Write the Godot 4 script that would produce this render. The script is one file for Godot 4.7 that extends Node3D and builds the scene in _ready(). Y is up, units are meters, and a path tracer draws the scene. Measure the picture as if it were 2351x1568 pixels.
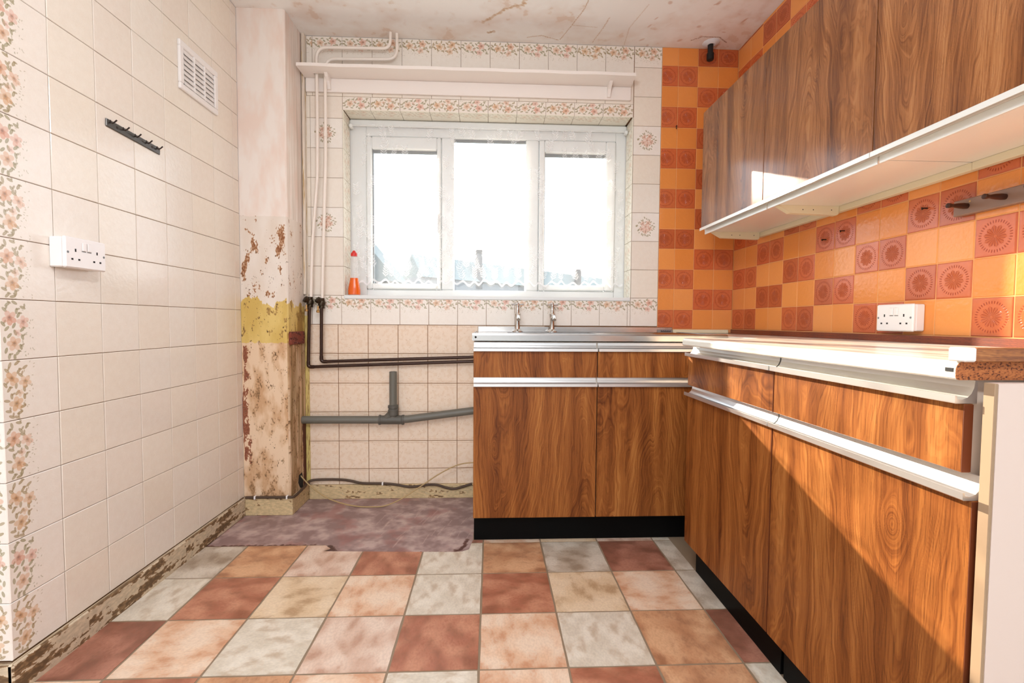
extends Node3D
# A worn kitchen corner. The back wall's tile face is z = 0, the floor y = 0, metres.
const XL := -1.208
const XR := 1.324
const CEIL := 2.423
const REAR := 4.6
const FAR := -2.6
const T := 0.1535
const TR := 0.1066
const SILL := 1.0865
var M := {}
var taken := {}
var tile_cache := {}
var rng := RandomNumberGenerator.new()


class MB:
	var st: SurfaceTool
	var off: Vector3

	func _init(o := Vector3.ZERO) -> void:
		st = SurfaceTool.new()
		st.begin(Mesh.PRIMITIVE_TRIANGLES)
		off = o

	func v(p: Vector3, uv: Vector2, grp: int) -> void:
		st.set_smooth_group(grp)
		st.set_uv(uv)
		st.add_vertex(p - off)

	func poly(pts: Array, out: Vector3, uvs := [], grp := -1) -> void:
		var a: Vector3 = pts[0]
		var n := Vector3.ZERO
		for i in range(1, pts.size() - 1):
			n += (pts[i] - a).cross(pts[i + 1] - a)
		if uvs.is_empty():
			for q in pts:
				uvs.append(Vector2(q.x + q.z, -q.y))
		var order := range(pts.size())
		if n.dot(out) < 0.0:
			order.reverse()
		for i in range(1, pts.size() - 1):
			v(pts[order[0]], uvs[order[0]], grp)
			v(pts[order[i + 1]], uvs[order[i + 1]], grp)
			v(pts[order[i]], uvs[order[i]], grp)

	func box(lo: Vector3, hi: Vector3, b := 0.0, uvr := [0.0, 0.0, 1.0, 1.0]) -> void:
		var c := (lo + hi) / 2.0
		var h := (hi - lo) / 2.0
		b = minf(b, minf(h.x, minf(h.y, h.z)) * 0.9)
		var size := hi - lo
		for a in 3:
			for s in [-1, 1]:
				var pts := []
				var uvs := []
				for k in 4:
					var d := Vector3(-1, -1, -1)
					d[a] = s
					d[(a + 1) % 3] = [-1, 1, 1, -1][k]
					d[(a + 2) % 3] = [-1, -1, 1, 1][k]
					var q := Vector3()
					for e in 3:
						q[e] = c[e] + d[e] * (h[e] - (0.0 if e == a else b))
					pts.append(q)
					var f := (q - lo) / size
					var uv := Vector2(f.z, 1.0 - f.y) if a == 0 else Vector2(f.x, f.z) if a == 1 else Vector2(f.x, 1.0 - f.y)
					uvs.append(Vector2(lerpf(uvr[0], uvr[2], uv.x), lerpf(uvr[1], uvr[3], uv.y)))
				var o := Vector3()
				o[a] = s
				poly(pts, o, uvs)
		if b <= 0.0:
			return
		for a in 3:
			var a2 := (a + 1) % 3
			var ac := (a + 2) % 3
			for sa in [-1, 1]:
				for sb in [-1, 1]:
					var pts := []
					var uvs := []
					for k in 4:
						var q := c
						var on_a: bool = k < 2
						q[a] += sa * (h[a] - (0.0 if on_a else b))
						q[a2] += sb * (h[a2] - (b if on_a else 0.0))
						q[ac] += [-1, 1, 1, -1][k] * (h[ac] - b)
						pts.append(q)
						var f := (q - lo) / size
						uvs.append(Vector2(lerpf(uvr[0], uvr[2], f.x if size.x > size.z else f.z), lerpf(uvr[1], uvr[3], 1.0 - f.y)))
					var o := Vector3()
					o[a] = sa
					o[a2] = sb
					poly(pts, o, uvs)
		for sx in [-1, 1]:
			for sy in [-1, 1]:
				for sz in [-1, 1]:
					var d := Vector3(sx, sy, sz)
					var pts := []
					for a in 3:
						var q := c
						for e in 3:
							q[e] += d[e] * (h[e] - (0.0 if e == a else b))
						pts.append(q)
					poly(pts, d, [Vector2(uvr[0], uvr[1]), Vector2(uvr[0], uvr[1]), Vector2(uvr[0], uvr[1])])

	func prism(prof: PackedVector2Array, o: Vector3, u: Vector3, w: Vector3, along: Vector3, smooth := false, caps := true) -> void:
		var area := 0.0
		var n := prof.size()
		for i in n:
			area += prof[i].cross(prof[(i + 1) % n])
		var s := signf(area)
		var run := 0.0
		for i in n:
			var p := prof[i]
			var q := prof[(i + 1) % n]
			var e := q - p
			var out := (u * e.y - w * e.x) * s
			var a := o + u * p.x + w * p.y
			var b := o + u * q.x + w * q.y
			var l := along.length()
			poly([a, b, b + along, a + along], out, [Vector2(0, run), Vector2(0, run + e.length()), Vector2(l, run + e.length()), Vector2(l, run)], 1 if smooth else -1)
			run += e.length()
		if caps:
			var idx := Geometry2D.triangulate_polygon(prof)
			for side in 2:
				var d := along * side
				for i in range(0, idx.size(), 3):
					var pts := []
					var uvs := []
					for k in 3:
						var p := prof[idx[i + k]]
						pts.append(o + u * p.x + w * p.y + d)
						uvs.append(p)
					poly(pts, along * (1 if side == 1 else -1), uvs)

	func tube(path: Array, r: float, seg := 12, caps := true) -> void:
		var rings := []
		var up := Vector3.UP
		var t0: Vector3 = (path[1] - path[0]).normalized()
		if absf(t0.dot(up)) > 0.9:
			up = Vector3.RIGHT
		var nrm := (up - t0 * up.dot(t0)).normalized()
		var run := 0.0
		var runs := []
		for i in path.size():
			var t := Vector3()
			if i == 0:
				t = t0
			elif i == path.size() - 1:
				t = (path[i] - path[i - 1]).normalized()
			else:
				t = ((path[i] - path[i - 1]).normalized() + (path[i + 1] - path[i]).normalized()).normalized()
			nrm = (nrm - t * nrm.dot(t)).normalized()
			var bin := t.cross(nrm)
			var ring := []
			for k in seg:
				var a := TAU * k / seg
				ring.append(path[i] + (nrm * cos(a) + bin * sin(a)) * r)
			rings.append(ring)
			if i > 0:
				run += path[i].distance_to(path[i - 1])
			runs.append(run)
		for i in path.size() - 1:
			for k in seg:
				var k2 := (k + 1) % seg
				var mid: Vector3 = (rings[i][k] + rings[i][k2] + rings[i + 1][k] + rings[i + 1][k2]) / 4.0
				poly([rings[i][k], rings[i][k2], rings[i + 1][k2], rings[i + 1][k]], mid - (path[i] + path[i + 1]) / 2.0,
					[Vector2(float(k) / seg, runs[i]), Vector2(float(k + 1) / seg, runs[i]), Vector2(float(k + 1) / seg, runs[i + 1]), Vector2(float(k) / seg, runs[i + 1])], 1)
		if caps:
			poly(rings[0], -t0, [], -1)
			poly(rings[-1], path[-1] - path[-2], [], -1)

	func lathe(prof: Array, xf: Transform3D, seg := 20) -> void:
		var grp := 2
		for i in prof.size() - 1:
			var p: Vector2 = prof[i]
			var q: Vector2 = prof[i + 1]
			if i > 0 and absf((p - prof[i - 1]).angle_to(q - p)) > 0.6:
				grp += 1
			var out2 := Vector2(q.y - p.y, -(q.x - p.x))
			for k in seg:
				var a := TAU * k / seg
				var b := TAU * (k + 1) / seg
				var am := (a + b) / 2.0
				var pts := []
				for c in [[p, a], [p, b], [q, b], [q, a]]:
					pts.append(xf * Vector3(c[0].x * cos(c[1]), c[0].y, c[0].x * sin(c[1])))
				var out := xf.basis * Vector3(out2.x * cos(am), out2.y, out2.x * sin(am))
				var uvs := [Vector2(float(k) / seg, p.y), Vector2(float(k + 1) / seg, p.y), Vector2(float(k + 1) / seg, q.y), Vector2(float(k) / seg, q.y)]
				if p.x < 1e-5:
					pts.remove_at(1)
					uvs.remove_at(1)
				elif q.x < 1e-5:
					pts.remove_at(3)
					uvs.remove_at(3)
				poly(pts, out, uvs, grp)

	func mesh() -> ArrayMesh:
		st.generate_normals()
		return st.commit()


# ---------------------------------------------------------------- nodes
func numbered(called: String) -> String:
	var n: int = taken.get(called, 0)
	taken[called] = n + 1
	return called if n == 0 else "%s_%03d" % [called, n]


func thing(called: String, label: String, category: String, at := Vector3.ZERO, group := "") -> Node3D:
	var o := Node3D.new()
	o.name = numbered(called)
	add_child(o)
	o.position = at
	o.set_meta("label", label)
	o.set_meta("category", category)
	if group:
		o.set_meta("group", group)
	return o


func part(parent: Node, called: String, b: MB, m: Material, label := "") -> MeshInstance3D:
	return piece(parent, called, b.mesh(), m, Transform3D.IDENTITY, label)


func piece(parent: Node, called: String, mesh: Mesh, m: Material, xf := Transform3D.IDENTITY, label := "") -> MeshInstance3D:
	var o := MeshInstance3D.new()
	o.name = called
	o.mesh = mesh
	o.material_override = m
	o.transform = xf
	if label:
		o.set_meta("label", label)
	parent.add_child(o, true)
	return o


func structure(called: String, label: String, b: MB, m: Material) -> MeshInstance3D:
	var o := piece(self, called, b.mesh(), m, Transform3D.IDENTITY, label)
	o.set_meta("kind", "structure")
	return o


# ---------------------------------------------------------------- pictures
func c8(r: int, g: int, b: int) -> Color:
	return Color8(r, g, b)


func noise(s: int, freq: float, octaves := 3) -> FastNoiseLite:
	var n := FastNoiseLite.new()
	n.seed = s
	n.noise_type = FastNoiseLite.TYPE_SIMPLEX_SMOOTH
	n.frequency = freq
	n.fractal_octaves = octaves
	n.fractal_type = FastNoiseLite.FRACTAL_FBM if octaves > 1 else FastNoiseLite.FRACTAL_NONE
	return n


func tex(im: Image) -> ImageTexture:
	return ImageTexture.create_from_image(im)


func blob(im: Image, cx: float, cy: float, a: float, b: float, rot: float, col: Color, alpha: float, soft := 0.25) -> void:
	var r := maxf(a, b) * 1.3
	var cs := cos(rot)
	var sn := sin(rot)
	for y in range(maxi(0, int(cy - r)), mini(im.get_height(), int(cy + r) + 1)):
		for x in range(maxi(0, int(cx - r)), mini(im.get_width(), int(cx + r) + 1)):
			var dx := x - cx
			var dy := y - cy
			var p := (dx * cs + dy * sn) / a
			var q := (-dx * sn + dy * cs) / b
			var d := p * p + q * q
			if d < 1.0:
				var f := alpha * clampf((1.0 - d) / soft, 0.0, 1.0)
				im.set_pixel(x, y, im.get_pixel(x, y).lerp(col, f))


func leaf_blob(im: Image, cx: float, cy: float, l: float, rot: float, col: Color, alpha: float) -> void:
	blob(im, cx, cy, l, l * 0.46, rot, col, alpha, 0.3)
	blob(im, cx, cy, l * 0.75, l * 0.1, rot, col.lightened(0.45), alpha * 0.7, 0.5)


func flower_blob(im: Image, cx: float, cy: float, r: float, col: Color, alpha: float, s: int) -> void:
	var q := RandomNumberGenerator.new()
	q.seed = s
	var st := q.randf() * TAU
	for k in 5:
		var a := st + TAU * k / 5.0 + q.randf_range(-0.2, 0.2)
		blob(im, cx + cos(a) * r * 0.55, cy + sin(a) * r * 0.55, r * 0.5, r * 0.4, a, col.lightened(q.randf() * 0.25), alpha * q.randf_range(0.7, 1.0), 0.4)
	blob(im, cx, cy, r * 0.45, r * 0.4, 0, col.darkened(0.12), alpha * 0.8, 0.7)
	blob(im, cx + r * 0.05, cy, r * 0.2, r * 0.2, 0, col.darkened(0.4), alpha * 0.7, 0.8)


func cream_image(s: int, base: Color) -> Image:
	var im := Image.create(256, 256, false, Image.FORMAT_RGB8)
	var n := noise(s, 0.018, 4)
	var g := noise(s + 7, 0.09, 2)
	for y in 256:
		for x in 256:
			var f := n.get_noise_2d(x, y)
			var h := g.get_noise_2d(x, y)
			im.set_pixel(x, y, Color(base.r + 0.009 * f + 0.006 * h, base.g + 0.013 * f + 0.007 * h, base.b + 0.016 * f + 0.008 * h))
	return im


func border_image(s: int, base: Color, warm: float, k := 1.0) -> Image:
	# a tile with a trailing flower border along its top edge
	var im := cream_image(s, base)
	var green := c8(134, 122, 82).lerp(c8(150, 122, 78), warm)
	var pink := c8(214, 150, 124).lerp(c8(208, 152, 100), warm)
	var q := RandomNumberGenerator.new()
	q.seed = s
	var S := 256.0
	for p in [[0.05, 0.13], [0.15, 0.08], [0.1, 0.27], [0.2, 0.33], [0.33, 0.06], [0.4, 0.14], [0.45, 0.24], [0.52, 0.1], [0.57, 0.22], [0.5, 0.36], [0.84, 0.07], [0.93, 0.12], [0.96, 0.24], [0.82, 0.27], [0.88, 0.38], [0.75, 0.3], [0.37, 0.36], [0.03, 0.22], [0.6, 0.04]]:
		var a := q.randf_range(-1.4, 1.4)
		leaf_blob(im, p[0] * S, p[1] * S, 0.058 * S, a, green.lightened(q.randf() * 0.15), 0.62 * k)
		if q.randf() < 0.6:
			leaf_blob(im, (p[0] + 0.035) * S, (p[1] + 0.03) * S, 0.04 * S, a + 1.2, green.darkened(0.05), 0.5 * k)
	flower_blob(im, 0.26 * S, 0.22 * S, 0.13 * S, pink.lerp(c8(208, 158, 108), 0.6), 0.6 * k, s + 1)
	flower_blob(im, 0.7 * S, 0.15 * S, 0.13 * S, pink, 0.66 * k, s + 2)
	flower_blob(im, 0.63 * S, 0.38 * S, 0.115 * S, pink.lightened(0.08), 0.56 * k, s + 3)
	flower_blob(im, 0.44 * S, 0.28 * S, 0.07 * S, pink.lightened(0.15), 0.4 * k, s + 4)
	for i in 22:
		leaf_blob(im, q.randf() * S, q.randf_range(0.36, 0.58) * S, 0.02 * S, q.randf() * 3.0, green.lightened(0.2), 0.4 * k)
	return im


func bouquet_image(s: int, base: Color) -> Image:
	var im := cream_image(s, base)
	var q := RandomNumberGenerator.new()
	q.seed = s
	var green := c8(128, 116, 76)
	for k in 26:
		var a := TAU * k / 26.0 + q.randf_range(-0.1, 0.1)
		var r := q.randf_range(64, 88)
		leaf_blob(im, 128 + cos(a) * r, 128 + sin(a) * r * 1.05, q.randf_range(9, 14), a + q.randf_range(-0.5, 0.5), green, 0.55)
	for k in 12:
		var a := TAU * k / 12.0
		leaf_blob(im, 128 + cos(a) * 48, 128 + sin(a) * 48, 10, a + 1.0, green, 0.6)
	for p in [[100, 98], [152, 92], [165, 140], [128, 165], [92, 145], [128, 125]]:
		flower_blob(im, p[0], p[1], 27, c8(214, 152, 124), 0.5, s + p[0])
	return im


func medallion_images() -> Array:
	var col := Image.create(256, 256, false, Image.FORMAT_RGB8)
	var hgt := Image.create(256, 256, false, Image.FORMAT_R8)
	var n := noise(5, 0.02, 3)
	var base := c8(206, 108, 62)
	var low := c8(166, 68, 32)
	for y in 256:
		for x in 256:
			var dx := (x - 127.5) / 128.0
			var dy := (y - 127.5) / 128.0
			var r := sqrt(dx * dx + dy * dy)
			var a := atan2(dy, dx)
			var h := 0.62
			# outer ring of drops
			var ko := cos(a * 36.0)
			var ro := absf(r - 0.78) / 0.075
			if ro < 1.0 and ko > 0.05 + ro * 0.5:
				h = 0.62 - 0.6 * clampf((ko - 0.05 - ro * 0.5) * 2.5, 0.0, 1.0)
			# daisy: long petals in relief with cut outlines
			var wob := 0.06 * sin(a * 10.0)
			if r < 0.52 + wob and r > 0.1:
				var kp := absf(sin(a * 10.0))
				h = lerpf(0.0, 0.75, clampf(kp * 1.9 - 0.5, 0.0, 1.0))
				if absf(cos(a * 10.0)) < 0.22 and r > 0.2:
					h = minf(h, 0.25)
			if r < 0.1:
				h = 0.3 + 0.5 * clampf(1.0 - absf(r - 0.05) / 0.03, 0.0, 1.0)
			# pillowed rim of the tile
			var e := maxf(absf(dx), absf(dy))
			if e > 0.94:
				h = minf(h, 0.62 - (e - 0.94) * 4.0)
			hgt.set_pixel(x, y, Color(h, h, h))
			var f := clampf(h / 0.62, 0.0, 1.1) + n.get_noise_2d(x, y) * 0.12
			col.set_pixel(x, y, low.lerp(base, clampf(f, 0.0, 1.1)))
	return [col, hgt]


func wood_image(s: int, w: int, h: int, wm: float, hm: float, hearts: Array, knots: Array, pal: Array) -> Image:
	# plain-sawn veneer: rings cut along a tapering trunk make the arches, knots push them aside
	var lo := noise(s, 1.0, 2)
	var mid := noise(s + 1, 1.0, 2)
	var fine := noise(s + 2, 1.0, 2)
	var rings := noise(s + 3, 1.0, 1)
	var lut := PackedFloat32Array()
	lut.resize(8192)
	for i in 8192:
		var n5 := rings.get_noise_1d(i * 0.045)
		lut[i] = 0.55 * n5 - 0.5 * maxf(0.0, -n5 - 0.25) + 0.7 * rings.get_noise_1d(i * 0.014 + 500.0) + 0.22 * rings.get_noise_1d(i * 0.13 + 900.0)
	var data := PackedByteArray()
	data.resize(w * h * 3)
	var at := 0
	for y in h:
		var Y := y * hm / h
		for x in w:
			var X := x * wm / w
			var g := 9.0
			var best := 9.0
			for c in hearts:
				var dx: float = X - c[0] - lo.get_noise_2d(c[0] * 9.0, Y * 1.6) * 0.03
				if absf(dx) < best:
					best = absf(dx)
					g = sqrt(dx * dx + c[1] * c[1]) + c[2] * Y + c[3]
			g += lo.get_noise_2d(X * 7.0, Y * 2.2) * 0.02 + mid.get_noise_2d(X * 28.0, Y * 9.0) * 0.0035
			for k in knots:
				var kx: float = (X - k[0]) / k[2]
				var ky: float = (Y - k[1]) / k[3]
				var r2 := kx * kx + ky * ky
				if r2 < 6.0:
					g += k[4] * exp(-r2)
			var v := lut[int(absf(g) * 9000.0) & 8191]
			var band := lo.get_noise_2d(X * 13.0 + 40.0, Y * 0.7)
			var pore := fine.get_noise_2d(X * 330.0, Y * 7.0)
			var f := clampf(0.5 + 0.24 * v + 0.4 * band + 0.17 * pore, 0.0, 0.999) * 3.0
			var i := int(f)
			var c: Color = pal[i].lerp(pal[i + 1], f - i)
			if pore < -0.5:
				c = c.darkened(0.12)
			data[at] = int(c.r * 255.0)
			data[at + 1] = int(c.g * 255.0)
			data[at + 2] = int(c.b * 255.0)
			at += 3
	return Image.create_from_data(w, h, false, Image.FORMAT_RGB8, data)


func quarry_image(s: int, a: Color, b: Color, c: Color) -> Image:
	# printed stone: cloudy pale middle, darker worn patches that gather towards the border of the print
	var im := Image.create(256, 256, false, Image.FORMAT_RGB8)
	var n1 := noise(s, 0.0065, 2)
	var n2 := noise(s + 1, 0.012, 5)
	var n3 := noise(s + 2, 0.07, 4)
	for y in 256:
		for x in 256:
			var f := n1.get_noise_2d(x, y * 1.2)
			var g := n2.get_noise_2d(x, y * 1.6)
			var h := n3.get_noise_2d(x, y * 1.5)
			var e := mini(mini(x, 255 - x), mini(y, 255 - y)) / 128.0
			var col := a.lerp(b, clampf(0.5 + 1.1 * f + 0.8 * g, 0.0, 1.0))
			var worn := clampf((0.8 * g - 0.9 * f + 0.45 * h - 0.1 + 1.0 * maxf(0.0, 0.26 - e)) * 1.05, 0.0, 0.75)
			col = col.lerp(c, worn)
			col = Color(col.r + 0.05 * h, col.g + 0.05 * h, col.b + 0.045 * h)
			im.set_pixel(x, y, col)
	return im


func pillar_image(s: int, w: int, h: int, side: bool) -> Image:
	# old paint in layers, read from the photograph: flaking white over yellow over bare, stained plaster
	var im := Image.create(w, h, false, Image.FORMAT_RGB8)
	var n1 := noise(s, 0.009, 4)
	var n2 := noise(s + 1, 0.022, 4)
	var n3 := noise(s + 2, 0.1, 2)
	for y in h:
		var Y := CEIL * (1.0 - float(y) / h)
		for x in w:
			var X := float(x) / w
			var a := n1.get_noise_2d(x, y * 0.6)
			var b := n2.get_noise_2d(x, y * 0.8)
			var d := n3.get_noise_2d(x, y)
			var col := c8(238, 226, 216).lerp(c8(234, 212, 198), clampf(0.35 + 1.5 * a, 0.0, 1.0))
			var edge_y := 1.04 + 0.05 * a + 0.03 * b
			if Y < 1.453 + 0.004 * b and Y >= edge_y:
				col = c8(232, 220, 208).lerp(c8(224, 208, 192), clampf(0.5 + a, 0.0, 1.0))
				var peel := 0.75 * b + 0.3 * a + 0.35 * d - 0.12
				if not side:
					for q in [[0.88, 1.38, 0.11, 0.06], [0.83, 1.29, 0.09, 0.04], [0.86, 1.2, 0.07, 0.035], [0.3, 1.33, 0.09, 0.05], [0.2, 1.25, 0.08, 0.04], [0.08, 1.2, 0.07, 0.05], [0.3, 1.1, 0.05, 0.03], [0.62, 1.08, 0.16, 0.025], [0.55, 1.24, 0.06, 0.02]]:
						var qx: float = (X - q[0]) / q[2]
						var qy: float = (Y - q[1]) / q[3]
						peel += 0.6 * exp(-qx * qx - qy * qy)
				if peel > 0.34:
					col = c8(196, 156, 122).lerp(c8(140, 88, 52), clampf((peel - 0.34) * 2.2 + 0.8 * d, 0.0, 1.0))
			elif Y < edge_y and Y > 0.845 + 0.012 * b:
				col = c8(222, 192, 116).lerp(c8(206, 172, 92), clampf(0.5 + 1.4 * a, 0.0, 1.0))
				var spot := b + 0.3 * d
				if spot > (0.3 if X > 0.6 else 0.46):
					col = c8(172, 136, 74)
				if side and a + 0.5 * b > 0.1:
					col = col.lerp(c8(150, 112, 52), 0.6)
			elif Y <= edge_y:
				col = c8(228, 198, 166).lerp(c8(202, 160, 120), clampf(0.35 + 1.8 * a + 0.7 * b, 0.0, 1.0))
				if side:
					var run := n2.get_noise_2d(x * 1.6 + 300.0, y * 0.14)
					col = col.lerp(c8(150, 118, 74), clampf(0.45 + 1.1 * run, 0.0, 0.9))
				var grime := b + 0.5 * d + 0.3 * a + (0.2 if Y < 0.2 else 0.0) + (0.1 if side else 0.04)
				if grime > 0.36:
					col = col.lerp(c8(128, 92, 56), clampf((grime - 0.36) * 2.0, 0.0, 0.6))
				if not side and X < 0.1 + 0.16 * b + 0.06 * d and X > 0.045 + 0.1 * a and Y > 0.25 and Y < 0.83:
					col = c8(124, 66, 44).lerp(c8(158, 100, 70), clampf(0.5 + d, 0.0, 1.0))
				if side and X > 0.78 + 0.1 * b and Y < 0.42:
					col = c8(92, 44, 26)
			elif side and Y >= 1.453:
				col = col.lerp(c8(206, 190, 172), clampf(n2.get_noise_2d(x * 1.6, y * 0.1) * 1.2, 0.0, 0.6))
			if d + 0.5 * b > 0.7 and Y < 1.3:
				col = col.lerp(c8(64, 46, 30), 0.75)
			im.set_pixel(x, y, col)
	return im


func peel_image(s: int, over: Color, under: Color, dark: Color, bias: float) -> Image:
	var im := Image.create(512, 128, false, Image.FORMAT_RGB8)
	var n1 := noise(s, 0.006, 4)
	var n2 := noise(s + 1, 0.03, 3)
	for y in 128:
		for x in 512:
			var a := n1.get_noise_2d(x * 0.7, y * 3.0)
			var b := n2.get_noise_2d(x, y * 1.6)
			var p := a + 0.5 * b + bias
			var col := over.lerp(over.darkened(0.12), clampf(0.5 + b, 0.0, 1.0))
			if p > 0.1:
				col = under.lerp(dark, clampf((p - 0.1) * 2.2 + 0.4 * b, 0.0, 1.0))
			elif p > 0.06:
				col = over.lightened(0.3)
			im.set_pixel(x, y, col)
	return im


func line_mark(im: Image, pts: Array, wid: float, col: Color, alpha: float, s: int) -> void:
	var q := RandomNumberGenerator.new()
	q.seed = s
	for i in pts.size() - 1:
		var a: Vector2 = pts[i]
		var b: Vector2 = pts[i + 1]
		var steps := int(a.distance_to(b) / maxf(wid * 0.7, 0.8)) + 1
		for k in steps:
			var p := a.lerp(b, float(k) / steps) + Vector2(q.randf_range(-1, 1), q.randf_range(-1, 1)) * wid * 0.5
			blob(im, p.x, p.y, wid * q.randf_range(0.6, 1.3), wid * q.randf_range(0.5, 1.0), q.randf() * 3.0, col, alpha, 0.6)


func ceiling_image() -> Image:
	# 2.6 m x 1.3 m next to the window wall; v runs from the wall into the room
	var w := 1024
	var h := 512
	var im := Image.create(w, h, false, Image.FORMAT_RGB8)
	var n1 := noise(301, 0.006, 4)
	var n2 := noise(302, 0.03, 4)
	for y in h:
		for x in w:
			var a := n1.get_noise_2d(x, y * 1.6)
			var b := n2.get_noise_2d(x, y)
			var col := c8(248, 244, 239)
			var stain_shade := clampf(0.55 + 1.6 * a + 0.3 * b - y / 190.0, 0.0, 1.0)  # stain tint plus painted shade, stronger towards the window wall
			stain_shade = maxf(stain_shade, clampf((x - 700.0) / 300.0 * (0.6 + 1.2 * b + 1.2 * a) - y / 420.0, 0.0, 1.0))
			col = col.lerp(c8(228, 206, 190), stain_shade * 0.45)
			if b + 0.9 * a > 0.5:
				col = col.lerp(c8(214, 180, 152), clampf((b + 0.9 * a - 0.5) * 1.6, 0.0, 0.35))
			im.set_pixel(x, y, col)
	var crack := c8(176, 128, 86)
	line_mark(im, [Vector2(470, 62), Vector2(495, 88), Vector2(520, 108), Vector2(545, 116), Vector2(552, 150)], 4.5, c8(190, 142, 92), 0.28, 1)
	line_mark(im, [Vector2(478, 30), Vector2(492, 34)], 4.0, crack, 0.35, 2)
	line_mark(im, [Vector2(630, 14), Vector2(646, 60), Vector2(662, 110), Vector2(672, 190)], 1.3, crack, 0.3, 3)
	line_mark(im, [Vector2(560, 18), Vector2(590, 26), Vector2(628, 12)], 1.6, crack, 0.25, 4)
	line_mark(im, [Vector2(648, 62), Vector2(700, 58)], 1.0, crack, 0.22, 5)
	line_mark(im, [Vector2(700, 8), Vector2(712, 60), Vector2(716, 90)], 1.6, crack, 0.2, 6)
	line_mark(im, [Vector2(770, 4), Vector2(764, 60), Vector2(780, 130)], 1.2, crack, 0.16, 7)
	for k in 34:
		var q := RandomNumberGenerator.new()
		q.seed = 900 + k
		var x := q.randf_range(780, 1010)
		var y := q.randf_range(3, 230)
		blob(im, x, y, q.randf_range(3, 11), q.randf_range(2, 5), q.randf() * 3.0, c8(198, 152, 124) if k % 3 else c8(238, 226, 216), 0.4, 0.8)
	line_mark(im, [Vector2(905, 26), Vector2(925, 40), Vector2(960, 40), Vector2(985, 22)], 1.4, c8(150, 116, 96), 0.5, 8)
	return im


func concrete_image() -> Image:
	var im := Image.create(512, 256, false, Image.FORMAT_RGB8)
	var n1 := noise(401, 0.012, 4)
	var n2 := noise(402, 0.05, 4)
	var n3 := noise(403, 0.01, 3)
	for y in 256:
		for x in 512:
			var a := n1.get_noise_2d(x, y * 1.6)
			var b := n2.get_noise_2d(x, y)
			var r := n3.get_noise_2d(x * 0.8, y)
			var col := c8(146, 118, 114).lerp(c8(194, 168, 160), clampf(0.4 + 1.3 * a + 0.5 * b, 0.0, 1.0))
			col = col.lerp(c8(150, 96, 90), clampf(r * 1.6 - 0.25 + 0.4 * b, 0.0, 0.55))
			im.set_pixel(x, y, col)
	for k in 26:
		var q := RandomNumberGenerator.new()
		q.seed = 40 + k
		var x := q.randf_range(300, 500)
		var y := q.randf_range(90, 230)
		line_mark(im, [Vector2(x, y), Vector2(x + q.randf_range(4, 14), y - q.randf_range(20, 50))], 1.2, c8(206, 176, 164), 0.35, k)
	# black-brown glue left along the cut edge of the vinyl
	line_mark(im, [Vector2(4, 218), Vector2(70, 219), Vector2(120, 219), Vector2(222, 220), Vector2(240, 242), Vector2(300, 252), Vector2(400, 252), Vector2(470, 252), Vector2(492, 236), Vector2(500, 200)], 5.0, c8(74, 34, 26), 0.6, 77)
	line_mark(im, [Vector2(206, 240), Vector2(240, 232), Vector2(236, 222), Vector2(262, 246)], 7.0, c8(78, 48, 40), 0.6, 78)
	return im


func grimy_image(s: int) -> Image:
	var im := cream_image(s, c8(236, 213, 190))
	var n := noise(s + 3, 0.02, 4)
	for y in 256:
		for x in 256:
			var f := n.get_noise_2d(x, y)
			if f > 0.05:
				im.set_pixel(x, y, im.get_pixel(x, y).lerp(c8(222, 186, 150), clampf((f - 0.05) * 1.2, 0.0, 0.3)))
	var q := RandomNumberGenerator.new()
	q.seed = s
	for k in 18:
		var p := Vector2(q.randf_range(10, 246), q.randf_range(10, 246))
		line_mark(im, [p, p + Vector2(q.randf_range(-9, 9), q.randf_range(-9, 9))], 1.3, c8(150, 104, 66), 0.45, s + k)
	line_mark(im, [Vector2(4, 8), Vector2(90, 12), Vector2(160, 7), Vector2(250, 12)], 2.2, c8(176, 130, 90), 0.35, s)
	line_mark(im, [Vector2(8, 246), Vector2(120, 249), Vector2(250, 247)], 2.2, c8(176, 130, 90), 0.3, s + 1)
	return im


func net_image() -> Image:
	# machine lace: sprigs of leaves, thick at the hem; alpha is how much thread there is
	var w := 1024
	var h := 600
	var im := Image.create(w, h, false, Image.FORMAT_RGBA8)
	im.fill(Color(1, 1, 1, 0.11))
	var q := RandomNumberGenerator.new()
	q.seed = 12
	var full := Color(1, 1, 1, 0.5)
	for col in 24:
		for row in 16:
			var hem := row >= 13
			var x := col * 42.7 + (21 if row % 2 else 0) + q.randf_range(-8, 8)
			var y := row * 37.5 + q.randf_range(-6, 6)
			if not hem and q.randf() < 0.55:
				continue
			var a0 := -PI / 2 + q.randf_range(-0.4, 0.4)
			for k in 5:
				var t := k * 9.0
				var px := x + cos(a0) * t
				var py := y + sin(a0) * t
				for sgn in [-1, 1]:
					var la: float = a0 + sgn * 0.75
					blob(im, px + cos(la) * 9.0, py + sin(la) * 9.0, 8.5, 2.6, la, full, 0.9, 0.4)
				blob(im, px, py, 5, 1.2, a0, full, 0.8, 0.4)
	for x in w:
		var edge := h - 14 + 7.0 * sin(x * 0.15) + 4.0 * sin(x * 0.047)
		for y in range(h - 34, h):
			if y > edge:
				im.set_pixel(x, y, Color(1, 1, 1, 0.0))
			elif y > edge - 9:
				im.set_pixel(x, y, Color(1, 1, 1, 0.6))
	return im


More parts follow.
